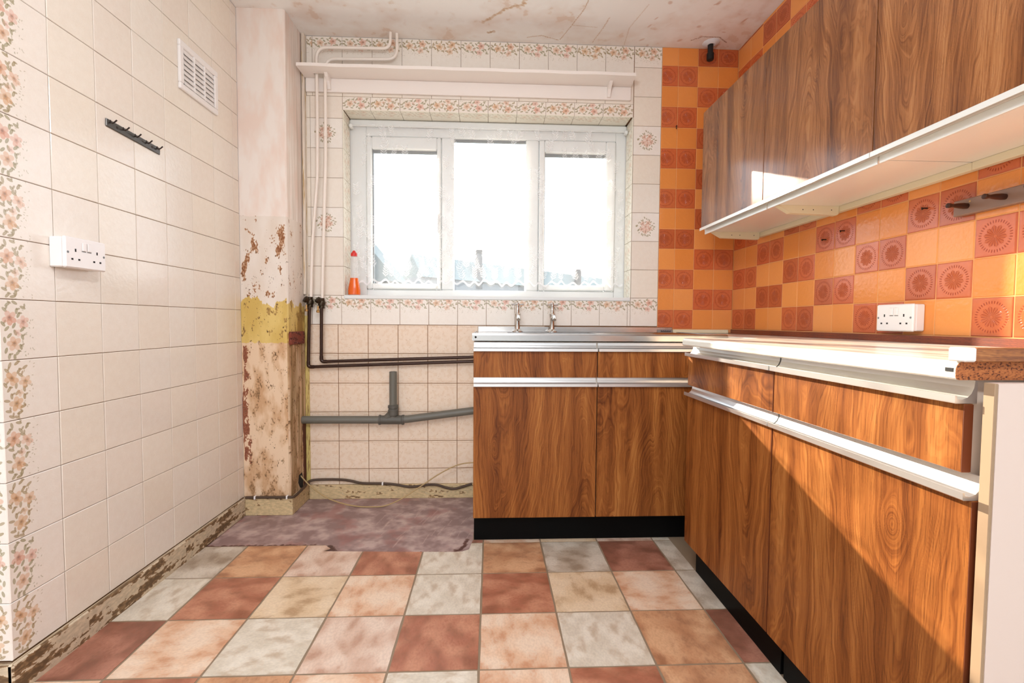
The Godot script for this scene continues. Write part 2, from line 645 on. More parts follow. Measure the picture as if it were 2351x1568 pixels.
func chip_image(s: int) -> Image:
	var im := Image.create(256, 64, false, Image.FORMAT_RGB8)
	var n := noise(s, 0.12, 3)
	var m := noise(s + 1, 0.03, 3)
	for y in 64:
		for x in 256:
			var f := n.get_noise_2d(x * 0.6, y * 1.6) + 0.5 * m.get_noise_2d(x, y * 2.0)
			var col := c8(152, 84, 42).lerp(c8(186, 112, 60), clampf(0.5 + f, 0.0, 1.0))
			if f < -0.38:
				col = c8(84, 40, 20)
			im.set_pixel(x, y, col)
	return im


# ---------------------------------------------------------------- materials
func mat(col: Color, rough := 0.6, metal := 0.0, t: Texture2D = null) -> StandardMaterial3D:
	var m := StandardMaterial3D.new()
	m.albedo_color = col
	m.roughness = rough
	m.metallic = metal
	if t:
		m.albedo_texture = t
	return m


func bump(m: StandardMaterial3D, t: Texture2D, cm: float) -> StandardMaterial3D:
	m.heightmap_enabled = true
	m.heightmap_texture = t
	m.heightmap_scale = cm
	return m


func noise_tex(s: int, freq: float, size := 256) -> ImageTexture:
	var n := noise(s, freq, 3)
	var im := Image.create(size, size, false, Image.FORMAT_R8)
	for y in size:
		for x in size:
			var f := 0.5 + 0.5 * n.get_noise_2d(x, y)
			im.set_pixel(x, y, Color(f, f, f))
	return tex(im)


func make_materials() -> void:
	var glaze := noise_tex(11, 0.03)
	var cream := c8(238, 227, 212)
	M.cream = []
	for k in 4:
		M.cream.append(bump(mat(Color.WHITE, 0.16, 0.0, tex(cream_image(20 + k, [cream, c8(237, 225, 209), c8(238, 228, 215), c8(236, 224, 210)][k]))), glaze, 0.035))
	M.border = []
	for k in 3:
		M.border.append(bump(mat(Color.WHITE, 0.2, 0.0, tex(border_image(40 + k, c8(240, 230, 218), [0.0, 0.45, 0.9][k]))), glaze, 0.03))
	M.reveal = mat(Color.WHITE, 0.22, 0.0, tex(border_image(48, c8(242, 235, 218), 0.5, 0.3)))
	M.bouquet = bump(mat(Color.WHITE, 0.2, 0.0, tex(bouquet_image(50, c8(240, 232, 222)))), glaze, 0.03)
	M.grimy = []
	for k in 4:
		M.grimy.append(mat(Color.WHITE, 0.35, 0.0, tex(grimy_image(60 + 11 * k))))
	M.grout = mat(c8(134, 96, 64), 0.95)
	M.grout_orange = mat(c8(228, 160, 100), 0.9)
	var or_bump := noise_tex(13, 0.02)
	M.orange = []
	for c in [c8(232, 146, 74), c8(228, 140, 68), c8(235, 152, 82)]:
		M.orange.append(bump(mat(c, 0.14), or_bump, 0.04))
		M.orange[-1].metallic_specular = 0.42
	var med := medallion_images()
	var med_c := tex(med[0])
	var med_h := tex(med[1])
	M.medallion = []
	for c in [Color(1, 1, 1), Color(0.93, 0.9, 0.88), Color(1.0, 0.96, 0.94)]:
		M.medallion.append(bump(mat(c, 0.2, 0.0, med_c), med_h, 0.09))
	var pal := [c8(88, 44, 17), c8(126, 70, 30), c8(156, 94, 44), c8(184, 122, 64)]
	M.wood = []
	var specs := [
		[[[0.11, 0.035, 0.10, 0.0], [0.475, 0.04, -0.11, 0.3]], [[0.085, 0.27, 0.018, 0.05, -0.03]]],
		[[[0.27, 0.03, -0.12, 0.1], [0.02, 0.3, 0.02, 0.4]], [[0.25, 0.22, 0.014, 0.05, 0.02]]],
		[[[-0.1, 0.2, 0.03, 0.2], [0.42, 0.06, 0.07, 0.0]], []],
		[[[0.38, 0.035, 0.11, 0.1], [0.05, 0.12, -0.04, 0.5]], [[0.385, 0.1, 0.022, 0.035, -0.05]]],
	]
	for k in 4:
		M.wood.append(mat(Color.WHITE, 0.38, 0.0, tex(wood_image(70 + 10 * k, 448, 512, 0.53, 0.57, specs[k][0], specs[k][1], pal))))
		M.wood[k].metallic_specular = 0.32
	var wpal := [c8(80, 42, 20), c8(120, 70, 36), c8(152, 96, 54), c8(180, 124, 78)]
	M.wood_wall = []
	for k in [3, 1, 0]:
		var m := mat(Color.WHITE, 0.17, 0.0, tex(wood_image(171 + 10 * k, 448, 512, 0.53, 0.57, specs[k][0], specs[k][1], wpal)))
		M.wood_wall.append(m)
	M.wood_edge = mat(c8(104, 50, 22), 0.5)
	M.upstand = mat(c8(205, 150, 120), 0.4, 0.0, M.wood[2].albedo_texture)
	M.batten_wood = mat(Color.WHITE, 0.5, 0.0, M.wood[0].albedo_texture)
	M.alu = mat(c8(226, 225, 222), 0.32, 0.85)
	M.white_strip = mat(c8(236, 236, 230), 0.28, 0.35)
	M.steel = mat(c8(188, 184, 180), 0.2, 1.0)
	M.badge = mat(c8(150, 142, 140), 0.45, 0.5)
	M.chrome = mat(c8(220, 218, 214), 0.1, 1.0)
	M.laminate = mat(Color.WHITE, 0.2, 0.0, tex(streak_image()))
	M.plinth = mat(c8(10, 9, 8), 0.5)
	M.plinth.metallic_specular = 0.2
	M.carcass = mat(c8(226, 212, 196), 0.5)
	M.under = mat(c8(238, 228, 216), 0.22)
	M.cream_wood = mat(c8(232, 218, 184), 0.5)
	M.pink_panel = mat(c8(218, 196, 182), 0.5)
	M.panel_edge = mat(c8(160, 132, 102), 0.7)
	M.chip = mat(Color.WHITE, 0.8, 0.0, tex(chip_image(90)))
	M.chip.uv1_scale = Vector3(9, 22, 1)
	M.white_paint = mat(c8(242, 232, 224), 0.4)
	M.pipe_paint = mat(c8(240, 228, 216), 0.35)
	M.upvc = mat(c8(232, 233, 230), 0.25)
	M.gasket = mat(c8(120, 122, 122), 0.6)
	M.plastic = mat(c8(240, 234, 230), 0.25)
	M.vent_back = mat(c8(176, 170, 164), 0.8)
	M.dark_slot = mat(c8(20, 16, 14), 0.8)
	M.copper = mat(c8(56, 32, 20), 0.35, 0.4)
	M.brass_dark = mat(c8(62, 50, 36), 0.35, 0.7)
	M.brass = mat(c8(196, 158, 104), 0.35, 0.9)
	M.grey_pipe = mat(c8(106, 102, 92), 0.45)
	M.grey_dark = mat(c8(88, 84, 76), 0.5)
	M.cable = mat(c8(76, 56, 40), 0.6)
	M.cable_beige = mat(c8(176, 146, 98), 0.5)
	M.hook_steel = mat(c8(92, 88, 84), 0.28, 0.8)
	M.hook_dark = mat(c8(48, 34, 26), 0.45, 0.3)
	M.peg = mat(c8(58, 28, 16), 0.35)
	M.rail = mat(c8(138, 108, 92), 0.45)
	M.brick = mat(Color.WHITE, 0.95, 0.0, tex(peel_image(641, c8(138, 66, 46), c8(112, 50, 34), c8(78, 36, 26), 0.0)))
	M.pillar_front = mat(Color.WHITE, 0.75, 0.0, tex(pillar_image(501, 224, 1500, false)))
	M.pillar_side = mat(Color.WHITE, 0.75, 0.0, tex(pillar_image(541, 192, 1500, true)))
	M.skirt_left = mat(Color.WHITE, 0.75, 0.0, tex(peel_image(601, c8(216, 196, 166), c8(150, 118, 82), c8(104, 80, 54), 0.06)))
	M.skirt = mat(Color.WHITE, 0.65, 0.0, tex(peel_image(611, c8(214, 186, 140), c8(178, 144, 98), c8(100, 74, 46), -0.33)))
	M.trim = mat(Color.WHITE, 0.6, 0.0, tex(peel_image(621, c8(234, 218, 200), c8(216, 190, 140), c8(164, 128, 84), -0.22)))
	M.yellow_strip = mat(Color.WHITE, 0.6, 0.0, tex(peel_image(631, c8(218, 194, 116), c8(184, 150, 84), c8(110, 78, 42), -0.12)))
	M.plaster = mat(c8(226, 228, 230), 0.8)
	M.bounce_carpet = mat(c8(178, 178, 176), 0.95)
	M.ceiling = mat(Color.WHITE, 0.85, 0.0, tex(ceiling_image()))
	M.concrete = mat(Color.WHITE, 0.55, 0.0, tex(concrete_image()))
	M.vinyl = mat(c8(146, 124, 100), 0.6)
	M.quarry = {}
	var vb := noise_tex(17, 0.02)
	var stones := {
		"grey": [c8(186, 168, 148), c8(212, 198, 180), c8(144, 122, 100)], "white": [c8(228, 216, 198), c8(212, 198, 178), c8(184, 160, 134)],
		"terra": [c8(172, 108, 82), c8(196, 136, 106), c8(138, 84, 60)], "dark": [c8(152, 98, 78), c8(176, 120, 98), c8(120, 76, 58)],
		"peach": [c8(226, 186, 154), c8(234, 206, 180), c8(194, 134, 98)], "tan": [c8(220, 190, 154), c8(228, 202, 170), c8(172, 136, 100)],
		"orange": [c8(194, 140, 102), c8(216, 168, 128), c8(150, 100, 70)], "pink": [c8(212, 178, 156), c8(226, 200, 180), c8(180, 136, 112)],
	}
	for k in stones:
		var q: Array = stones[k]
		M.quarry[k] = bump(mat(Color.WHITE, 0.42, 0.0, tex(quarry_image(700 + k.length() * 13 + k.unicode_at(0), q[0], q[1], q[2]))), vb, 0.03)
	var g := mat(Color(1, 1, 1, 0.04), 0.02)
	g.transparency = BaseMaterial3D.TRANSPARENCY_ALPHA
	M.glass = g
	var nm := mat(Color.WHITE, 0.9, 0.0, tex(net_image()))
	nm.transparency = BaseMaterial3D.TRANSPARENCY_ALPHA
	nm.backlight_enabled = true
	nm.backlight = Color(0.6, 0.6, 0.6)
	nm.cull_mode = BaseMaterial3D.CULL_DISABLED
	M.net = nm
	var bt := mat(Color(0.96, 0.95, 0.93, 0.22), 0.35)
	bt.transparency = BaseMaterial3D.TRANSPARENCY_ALPHA
	M.bottle = bt
	M.liquid = mat(c8(232, 100, 22), 0.2)
	M.red_cap = mat(c8(214, 40, 32), 0.35)
	M.house_wall = mat(c8(112, 114, 116), 0.9)
	M.house_roof = mat(c8(108, 118, 116), 0.9)
	M.house_dark = mat(c8(54, 56, 58), 0.9)
	M.paving = mat(c8(176, 172, 164), 0.95)
	M.ground = mat(c8(120, 126, 112), 0.95)
	M.lamp_body = mat(c8(240, 240, 238), 0.4)
	var glow := mat(Color.WHITE, 0.5)
	glow.emission_enabled = true
	glow.emission = Color(0.95, 0.98, 1.0)
	glow.emission_energy_multiplier = 1.6
	M.glow = glow


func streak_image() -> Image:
	# marble-pattern laminate: its stripes and painted reflection streaks run along the length (u)
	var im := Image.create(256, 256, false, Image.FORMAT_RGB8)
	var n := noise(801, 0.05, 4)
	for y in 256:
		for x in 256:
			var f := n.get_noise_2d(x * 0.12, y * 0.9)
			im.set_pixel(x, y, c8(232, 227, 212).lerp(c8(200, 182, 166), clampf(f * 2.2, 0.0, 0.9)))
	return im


# ---------------------------------------------------------------- tiles
func tile_mesh(w: float, h: float, th: float, bev: float, uv: Array) -> ArrayMesh:
	var key := "%.4f %.4f %.4f %s" % [w, h, th, str(uv)]
	if tile_cache.has(key):
		return tile_cache[key]
	var b := MB.new()
	var x := w / 2.0
	var y := h / 2.0
	var f := []
	var e := []
	var k := []
	for s in [[-1, -1], [1, -1], [1, 1], [-1, 1]]:
		f.append(Vector3(s[0] * (x - bev), s[1] * (y - bev), 0))
		e.append(Vector3(s[0] * x, s[1] * y, -bev * 0.8))
		k.append(Vector3(s[0] * x, s[1] * y, -th))
	# uv: corner uvs for (left bottom), (right bottom), (right top), (left top)
	b.poly(f, Vector3.BACK, uv.duplicate())
	for i in 4:
		var j := (i + 1) % 4
		var out: Vector3 = f[i] + f[j]
		b.poly([f[i], f[j], e[j], e[i]], out + Vector3.BACK * 0.01, [uv[i], uv[j], uv[j], uv[i]])
		b.poly([e[i], e[j], k[j], k[i]], out, [uv[i], uv[j], uv[j], uv[i]])
	tile_cache[key] = b.mesh()
	return tile_cache[key]


func uvq(u0 := 0.0, v0 := 0.0, u1 := 1.0, v1 := 1.0) -> Array:
	return [Vector2(u0, v1), Vector2(u1, v1), Vector2(u1, v0), Vector2(u0, v0)]


# a tile between a0..a1 across and y0..y1 up on a wall; wall: 0 back (faces +z), 1 left (faces +x), 2 right (faces -x)
func put_tile(wall: Node, side: int, a0: float, a1: float, y0: float, y1: float, m: Material, uv: Array, at := 0.0, gap := 0.0016, tilt := 0.004) -> void:
	if a1 - a0 < 0.006 or y1 - y0 < 0.006:
		return
	var mesh := tile_mesh(snappedf(a1 - a0 - gap, 0.0001), snappedf(y1 - y0 - gap, 0.0001), 0.007, 0.0016, uv)
	var c := Vector3((a0 + a1) / 2.0, (y0 + y1) / 2.0, at)
	var bs := Basis.IDENTITY
	if side == 1:
		c = Vector3(XL + at, (y0 + y1) / 2.0, (a0 + a1) / 2.0)
		bs = Basis(Vector3.UP, PI / 2)
	elif side == 2:
		c = Vector3(XR + at, (y0 + y1) / 2.0, (a0 + a1) / 2.0)
		bs = Basis(Vector3.UP, -PI / 2)
	bs = bs * Basis.from_euler(Vector3(rng.randf_range(-tilt, tilt), rng.randf_range(-tilt, tilt), rng.randf_range(-0.5, 0.5) * tilt))
	piece(wall, "tile", mesh, m, Transform3D(bs, c))


func any(list: Array) -> Material:
	return list[rng.randi() % list.size()]


func wall_left() -> void:
	var b := MB.new()
	b.box(Vector3(XL - 0.2, -0.05, -0.28), Vector3(XL - 0.0035, CEIL + 0.05, 1.3225))
	var w := structure("wall_left", "wall of large cream glazed tiles with a flower border at its open end", b, M.grout)
	for j in range(-1, 7):
		var z1 := 1.1749 - j * T
		var z0 := maxf(z1 - T, 0.205)
		for r in range(-6, 10):
			var y0 := 1.0017 + r * T
			var y1 := minf(y0 + T, CEIL)
			if r == -6:
				y0 = 0.085
			if j == -1:
				# flower border upright along the outer corner
				put_tile(w, 1, z0, z1, y0, y1, any(M.border), [Vector2(0, 0), Vector2(0, 1), Vector2(1, 1), Vector2(1, 0)], 0.0)
			else:
				var f := (z1 - z0) / T
				put_tile(w, 1, z0, z1, y0, y1, any(M.cream), uvq(0, 0, f, (y1 - y0) / T))


func wall_return() -> void:
	# the short wall that runs off past the flower-bordered corner
	var b := MB.new()
	b.box(Vector3(FAR, -0.05, 1.15), Vector3(XL - 0.2, CEIL + 0.05, 1.3225))
	b.box(Vector3(XL - 0.2, -0.05, 1.3226), Vector3(XL - 0.1, CEIL + 0.05, 1.3235))
	var w := structure("wall_return", "tiled wall turning away past the flower-bordered corner", b, M.grout)
	for k in 3:
		for r in range(-6, 10):
			var y0 := 1.0017 + r * T
			var y1 := minf(y0 + T, CEIL)
			if r == -6:
				y0 = 0.085
			var x1 := XL - k * T - 0.001
			put_tile(w, 0, x1 - T, x1, y0, y1, any(M.border) if k == 0 else any(M.cream), [Vector2(0, 1), Vector2(0, 0), Vector2(1, 0), Vector2(1, 1)] if k == 0 else uvq(), 1.3284)
	var p := MB.new()
	p.box(Vector3(FAR, -0.05, 1.3225), Vector3(XL - 3.0 * T, CEIL + 0.05, 1.327))
	part(w, "plaster", p, M.plaster)
	var s := MB.new()
	s.box(Vector3(FAR, -0.004, 1.327), Vector3(XL + 0.012, 0.083, 1.342), 0.003, [0, 0, 2, 1])
	structure("baseboard_return", "flaking painted baseboard under the turning wall", s, M.skirt_left)


func wall_back() -> void:
	var wx0 := -0.78
	var wx1 := 0.7568
	var wy1 := 2.052
	var b := MB.new()
	b.box(Vector3(XL, -0.05, -0.28), Vector3(wx0, CEIL + 0.05, -0.0035))
	b.box(Vector3(wx1, -0.05, -0.28), Vector3(XR + 0.2, CEIL + 0.05, -0.0035))
	b.box(Vector3(wx0, -0.05, -0.28), Vector3(wx1, SILL - 0.02, -0.0035))
	b.box(Vector3(wx0, wy1 + 0.004, -0.28), Vector3(wx1, CEIL + 0.05, -0.0035))
	var w := structure("wall_back", "window wall with cream flower tiles and a strip of orange tiles", b, M.grout)
	var xs := func(k): return -0.7935 + k * T
	# top row under the ceiling
	for k in range(-1, 11):
		var a0: float = xs.call(k) + 0.0146 if k > -1 else -0.9325
		var a1: float = minf(xs.call(k + 1) + 0.0146, 0.7575)
		if k == 10:
			continue
		put_tile(w, 0, a0, a1, CEIL - T, CEIL, any(M.border), uvq(0, 0, (a1 - a0) / T, 1))
		put_tile(w, 0, a0, a1, 2.12, CEIL - T, any(M.cream), uvq(0, 0, 1, 0.9))
	put_tile(w, 0, -0.9635, -0.9325, CEIL - T, CEIL, M.border[1], uvq(0, 0, 0.2, 1))
	put_tile(w, 0, -0.9635, -0.9325, 2.12, CEIL - T, M.cream[1], uvq(0, 0, 0.2, 0.9))
	# the head row above the window, its border hanging upside down
	for k in range(0, 10):
		var a0: float = maxf(xs.call(k) + 0.004, wx0)
		var a1: float = minf(xs.call(k + 1) + 0.004, wx1) if k < 9 else wx1 - 0.001
		put_tile(w, 0, a0, a1, wy1, 2.12, M.border[k % 2], uvq(0, 0.45, 1, 0))
	# columns left and right of the window
	for n in range(0, 8):
		var y0 := SILL + n * T
		var y1 := y0 + T
		if n < 7:
			put_tile(w, 0, -0.9465, wx0, y0, minf(y1, 2.12), M.bouquet if n in [2, 5] else any(M.cream), uvq(0, 0, (wx0 + 0.9465) / T, 1))
			put_tile(w, 0, -0.985, -0.9465, y0, minf(y1, 2.12), any(M.cream), uvq(0, 0, 0.25, 1))
		put_tile(w, 0, 0.758, 0.908, y0, y1, M.bouquet if n in [2, 5] else any(M.cream), uvq())
	put_tile(w, 0, 0.758, 0.908, SILL + 8 * T, CEIL, M.border[1], uvq(0, 0, 1, 0.7))
	# row under the window
	for k in range(-2, 10):
		var a0: float = maxf(xs.call(k), -0.985)
		var a1: float = xs.call(k + 1)
		put_tile(w, 0, a0, a1, SILL - T, SILL, M.border[0 if k % 3 else 1], uvq(1.0 - (a1 - a0) / T, 0, 1, 1))
	put_tile(w, 0, xs.call(10), 0.758, SILL - T, SILL, M.border[0], uvq(0, 0, 0.1, 1))
	put_tile(w, 0, 0.758, 0.908, SILL - T, SILL, M.border[0], uvq())
	# older, stained tiles below
	for k in range(-2, 7):
		var a0 := maxf(-0.8129 + k * 0.1578, -0.985)
		var a1 := -0.8129 + (k + 1) * 0.1578
		for r in 6:
			var y1: float = [0.9325, 0.7784, 0.6189, 0.4639, 0.3074, 0.1552][r]
			var y0: float = [0.7784, 0.6189, 0.4639, 0.3074, 0.1552, 0.07][r]
			put_tile(w, 0, a0, a1, y0, y1, any(M.grimy), uvq(0, 0, (a1 - a0) / 0.158, (y1 - y0) / 0.155), -0.0015, 0.0028)
	# reveals
	for n in range(0, 7):
		var y0 := SILL + n * T
		var y1 := minf(y0 + T, wy1)
		if y1 - y0 < 0.01:
			continue
		for s in [-1, 1]:
			var mesh := tile_mesh(0.1185, snappedf(y1 - y0 - 0.0016, 0.0001), 0.0035, 0.0014, [Vector2(0, 0.5), Vector2(0, 0), Vector2(1, 0), Vector2(1, 0.5)])
			piece(w, "tile", mesh, M.reveal, Transform3D(Basis(Vector3.UP, -s * PI / 2), Vector3(wx0 + 0.0038 if s < 0 else wx1 - 0.0038, (y0 + y1) / 2.0, -0.0595)))
	for k in range(0, 10):
		var a0: float = maxf(xs.call(k) + 0.004, wx0 + 0.005)
		var a1: float = minf(xs.call(k + 1) + 0.004, wx1 - 0.005)
		var mesh := tile_mesh(snappedf(a1 - a0 - 0.0016, 0.0001), 0.1185, 0.0035, 0.0014, uvq(0, 0, 1, 0.75))
		piece(w, "tile", mesh, M.reveal, Transform3D(Basis(Vector3.RIGHT, PI / 2), Vector3((a0 + a1) / 2.0, wy1, -0.0595)))
	# orange strip
	var og := MB.new()
	og.box(Vector3(0.9085, 0.9, -0.0035), Vector3(XR, CEIL, -0.0012))
	part(w, "orange_grout", og, M.grout_orange)
	var cols := [0.909, 0.9965, 1.1035, 1.2145, XR]
	var rows := [0.9204, 1.0243, 1.1374, 1.2438, 1.3555, 1.4622, 1.5731, 1.6779, 1.7857, 1.8936, 2.0023, 2.1131, 2.2198, 2.3285, CEIL]
	for c in 4:
		for r in 14:
			var is_med: bool = (r % 2 == 0) == (c < 2)
			var uv := uvq((0.28 if c == 0 else 0.0), 0, 1, 1)
			put_tile(w, 0, cols[c], cols[c + 1], rows[r], rows[r + 1], any(M.medallion) if is_med else any(M.orange), uv, 0.0, 0.0022)


func wall_right() -> void:
	var b := MB.new()
	b.box(Vector3(XR + 0.0012, -0.05, -0.28), Vector3(XR + 0.2, CEIL + 0.05, REAR + 0.2))
	var w := structure("wall_right", "wall of small orange tiles, plain ones alternating with raised daisy medallions", b, M.grout_orange)
	var p := MB.new()
	p.box(Vector3(XR - 0.004, -0.02, 1.8801), Vector3(XR + 0.0012, CEIL, REAR))
	part(w, "plaster", p, M.plaster)
	for k in range(-1, 16):
		var z0 := 0.1231 + k * TR if k >= 0 else 0.002
		var z1 := 0.1231 + (k + 1) * TR
		if z1 > 1.88:
			z1 = 1.88
		for r in range(0, 15):
			if r > 5 and r < 9 and k > 1:
				continue
			var y0 := 0.9210 + r * TR
			var y1 := minf(y0 + TR, CEIL)
			var is_med := (posmod(k + 1, 4) < 2) == (r % 2 == 0)
			put_tile(w, 2, z0, z1, y0, y1, any(M.medallion) if is_med else any(M.orange), uvq(), 0.0, 0.0026, 0.007)


func shell() -> void:
	var b := MB.new()
	b.box(Vector3(FAR, -0.3, -0.28), Vector3(XR + 0.2, -0.0045, REAR + 0.2))
	var f := structure("floor", "floor of printed terracotta and stone squares, bare purplish screed by the window wall", b, M.vinyl)
	floor_pieces(f)
	var c := MB.new()
	c.box(Vector3(FAR - 0.2, CEIL + 0.0005, -0.28), Vector3(XR + 0.2, CEIL + 0.2, REAR + 0.2))
	var cl := structure("ceiling", "stained white plaster ceiling with painted shade and hairline cracks near the window wall", c, M.plaster)
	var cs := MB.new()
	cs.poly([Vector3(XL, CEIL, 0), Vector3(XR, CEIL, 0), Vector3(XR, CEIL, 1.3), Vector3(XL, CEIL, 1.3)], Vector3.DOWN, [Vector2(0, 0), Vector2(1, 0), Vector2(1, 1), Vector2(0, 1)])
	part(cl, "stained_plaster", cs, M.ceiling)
	var r := MB.new()
	r.box(Vector3(FAR, -0.05, REAR), Vector3(-1.7, CEIL + 0.05, REAR + 0.2))
	r.box(Vector3(0.5, -0.05, REAR), Vector3(XR + 0.2, CEIL + 0.05, REAR + 0.2))
	r.box(Vector3(-1.7, 2.1, REAR), Vector3(0.5, CEIL + 0.05, REAR + 0.2))
	structure("wall_rear", "plain plastered wall round the added garden doors at the dining end", r, M.plaster)
	var dr := MB.new()
	for x in [-1.7, -0.635, 0.43]:
		dr.box(Vector3(x, -0.004, REAR + 0.05), Vector3(x + 0.07, 2.1, REAR + 0.12), 0.004)
	dr.box(Vector3(-1.63, 2.03, REAR + 0.05), Vector3(0.43, 2.1, REAR + 0.12))
	dr.box(Vector3(-1.63, -0.004, REAR + 0.05), Vector3(0.43, 0.08, REAR + 0.12))
	var door := structure("door_1", "white framed glazed garden doors added for fill daylight at the dining end", dr, M.upvc)  # unseen doors added to let in frontal fill daylight
	for x in [-1.63, -0.565]:
		var pn := MB.new()
		pn.box(Vector3(x, 0.08, REAR + 0.083), Vector3(x + 0.995, 2.03, REAR + 0.087))
		part(door, "pane", pn, M.glass)
	var gg := MB.new()
	gg.box(Vector3(-30, -0.5, REAR + 0.2), Vector3(30, -0.1, 40))
	structure("ground_garden", "paved garden beyond the added glazed doors", gg, M.paving)
	var l := MB.new()
	l.box(Vector3(FAR - 0.2, -0.05, 1.15), Vector3(FAR, CEIL + 0.05, REAR + 0.2))
	structure("wall_far", "plain plastered side wall of the dining end", l, M.plaster)


func floor_pieces(f: Node) -> void:
	var bounce_carpet := MB.new()  # unseen pale floor piece added for a neutral bounce of sunlight
	bounce_carpet.box(Vector3(FAR, -0.001, 3.02), Vector3(XR, 0.008, REAR), 0.002)
	part(f, "bounce_carpet", bounce_carpet, M.bounce_carpet, "pale grey floor covering added to bounce neutral light at the dining end")
	var bare := PackedVector2Array([Vector2(-1.3, -0.1), Vector2(-0.0745, -0.1), Vector2(-0.0745, 0.515), Vector2(-0.088, 0.6), Vector2(-0.115, 0.618), Vector2(-0.15, 0.621), Vector2(-0.4, 0.612), Vector2(-0.692, 0.598), Vector2(-0.668, 0.575), Vector2(-0.702, 0.5425), Vector2(-0.95, 0.5425), Vector2(-1.3, 0.5425)])
	var cb := MB.new()
	var idx := Geometry2D.triangulate_polygon(bare)
	for i in range(0, idx.size(), 3):
		var pts := []
		var uvs := []
		for k in 3:
			var q := bare[idx[i + k]]
			pts.append(Vector3(q.x, -0.0038, q.y))
			uvs.append(Vector2((q.x + 1.21) / 1.14, q.y / 0.63))
		cb.poly(pts, Vector3.UP, uvs)
	part(f, "bare_screed", cb, M.concrete)
	var rect := func(x0, z0, x1, z1): return PackedVector2Array([Vector2(x0, z0), Vector2(x1, z0), Vector2(x1, z1), Vector2(x0, z1)])
	var vb := MB.new()
	for part_rect in [rect.call(XL, 0.0, XR, REAR), rect.call(FAR, 1.327, XL, REAR)]:
		for pl in Geometry2D.clip_polygons(part_rect, bare):
			vb.prism(pl, Vector3(0, -0.0044, 0), Vector3.RIGHT, Vector3.BACK, Vector3(0, 0.0032, 0))
	part(f, "vinyl_joint_sheet", vb, M.vinyl)
	var kinds := {
		-2: [], -1: [[-4, "grey"], [-3, "orange"], [-2, "pink"], [-1, "terra"], [0, "white"], [1, "orange"], [2, "grey"], [3, "dark"], [4, "grey"]],
		0: [[-4, "white"], [-3, "terra"], [-2, "tan"], [-1, "peach"], [0, "white"], [1, "terra"], [2, "tan"], [3, "peach"], [4, "grey"]],
		1: [[-4, "dark"], [-3, "peach"], [-2, "white"], [-1, "pink"], [0, "terra"], [1, "peach"], [2, "white"], [3, "orange"], [4, "dark"]],
		2: [[-5, "peach"], [-4, "peach"], [-3, "terra"], [-2, "orange"], [-1, "peach"], [0, "white"], [1, "peach"], [2, "terra"], [3, "orange"], [4, "white"]],
	}
	var spare := ["terra", "peach", "white", "orange", "tan", "grey", "dark", "pink"]
	for j in range(-2, 9):
		for i in range(-9, 6):
			var kind: String = spare[posmod(i * 3 + j * 5, 8)]
			if kinds.has(j):
				for e in kinds[j]:
					if e[0] == i:
						kind = e[1]
			var g := 0.0033
			var x0 := -0.2771 + i * 0.2477 + g
			var x1 := x0 + 0.2477 - 2.0 * g
			var z0 := 0.792 + j * 0.2477 + g
			var z1 := z0 + 0.2477 - 2.0 * g
			var lim := XL if z1 < 1.4 else FAR
			x0 = maxf(x0, lim)
			x1 = minf(x1, 0.79)
			z0 = maxf(z0, 0.517)
			if x1 - x0 < 0.02 or z1 - z0 < 0.01:
				continue
			var flip := rng.randi() % 4
			var uvf := func(q: Vector2) -> Vector2:
				var u := Vector2((q.x - (-0.2771 + i * 0.2477)) / 0.2477, (q.y - (0.792 + j * 0.2477)) / 0.2477)
				if flip & 1:
					u.x = 1.0 - u.x
				if flip & 2:
					u = Vector2(u.y, u.x)
				return u
			# edges of the printed squares wander a little
			var pl := PackedVector2Array()
			var corners := [Vector2(x0, z0), Vector2(x1, z0), Vector2(x1, z1), Vector2(x0, z1)]
			for k in 4:
				var a: Vector2 = corners[k]
				var c2: Vector2 = corners[(k + 1) % 4]
				var nrm := (c2 - a).orthogonal().normalized()
				for s in 6:
					pl.append(a.lerp(c2, s / 6.0) + nrm * rng.randf_range(-0.0009, 0.0009))
			for out in Geometry2D.clip_polygons(pl, bare):
				var tb := MB.new()
				var tri := Geometry2D.triangulate_polygon(out)
				for t in range(0, tri.size(), 3):
					var pts := []
					var uvs := []
					for k in 3:
						var q: Vector2 = out[tri[t + k]]
						pts.append(Vector3(q.x, 0, q.y))
						uvs.append(uvf.call(q))
					tb.poly(pts, Vector3.UP, uvs)
				for t in out.size():
					var a: Vector2 = out[t]
					var c2: Vector2 = out[(t + 1) % out.size()]
					var ctr := Vector3((x0 + x1) / 2.0, 0, (z0 + z1) / 2.0)
					tb.poly([Vector3(a.x, 0, a.y), Vector3(c2.x, 0, c2.y), Vector3(c2.x, -0.0015, c2.y), Vector3(a.x, -0.0015, a.y)], Vector3(a.x, 0, a.y) - ctr, [uvf.call(a), uvf.call(c2), uvf.call(c2), uvf.call(a)])
				part(f, "floor_tile", tb, M.quarry[kind])


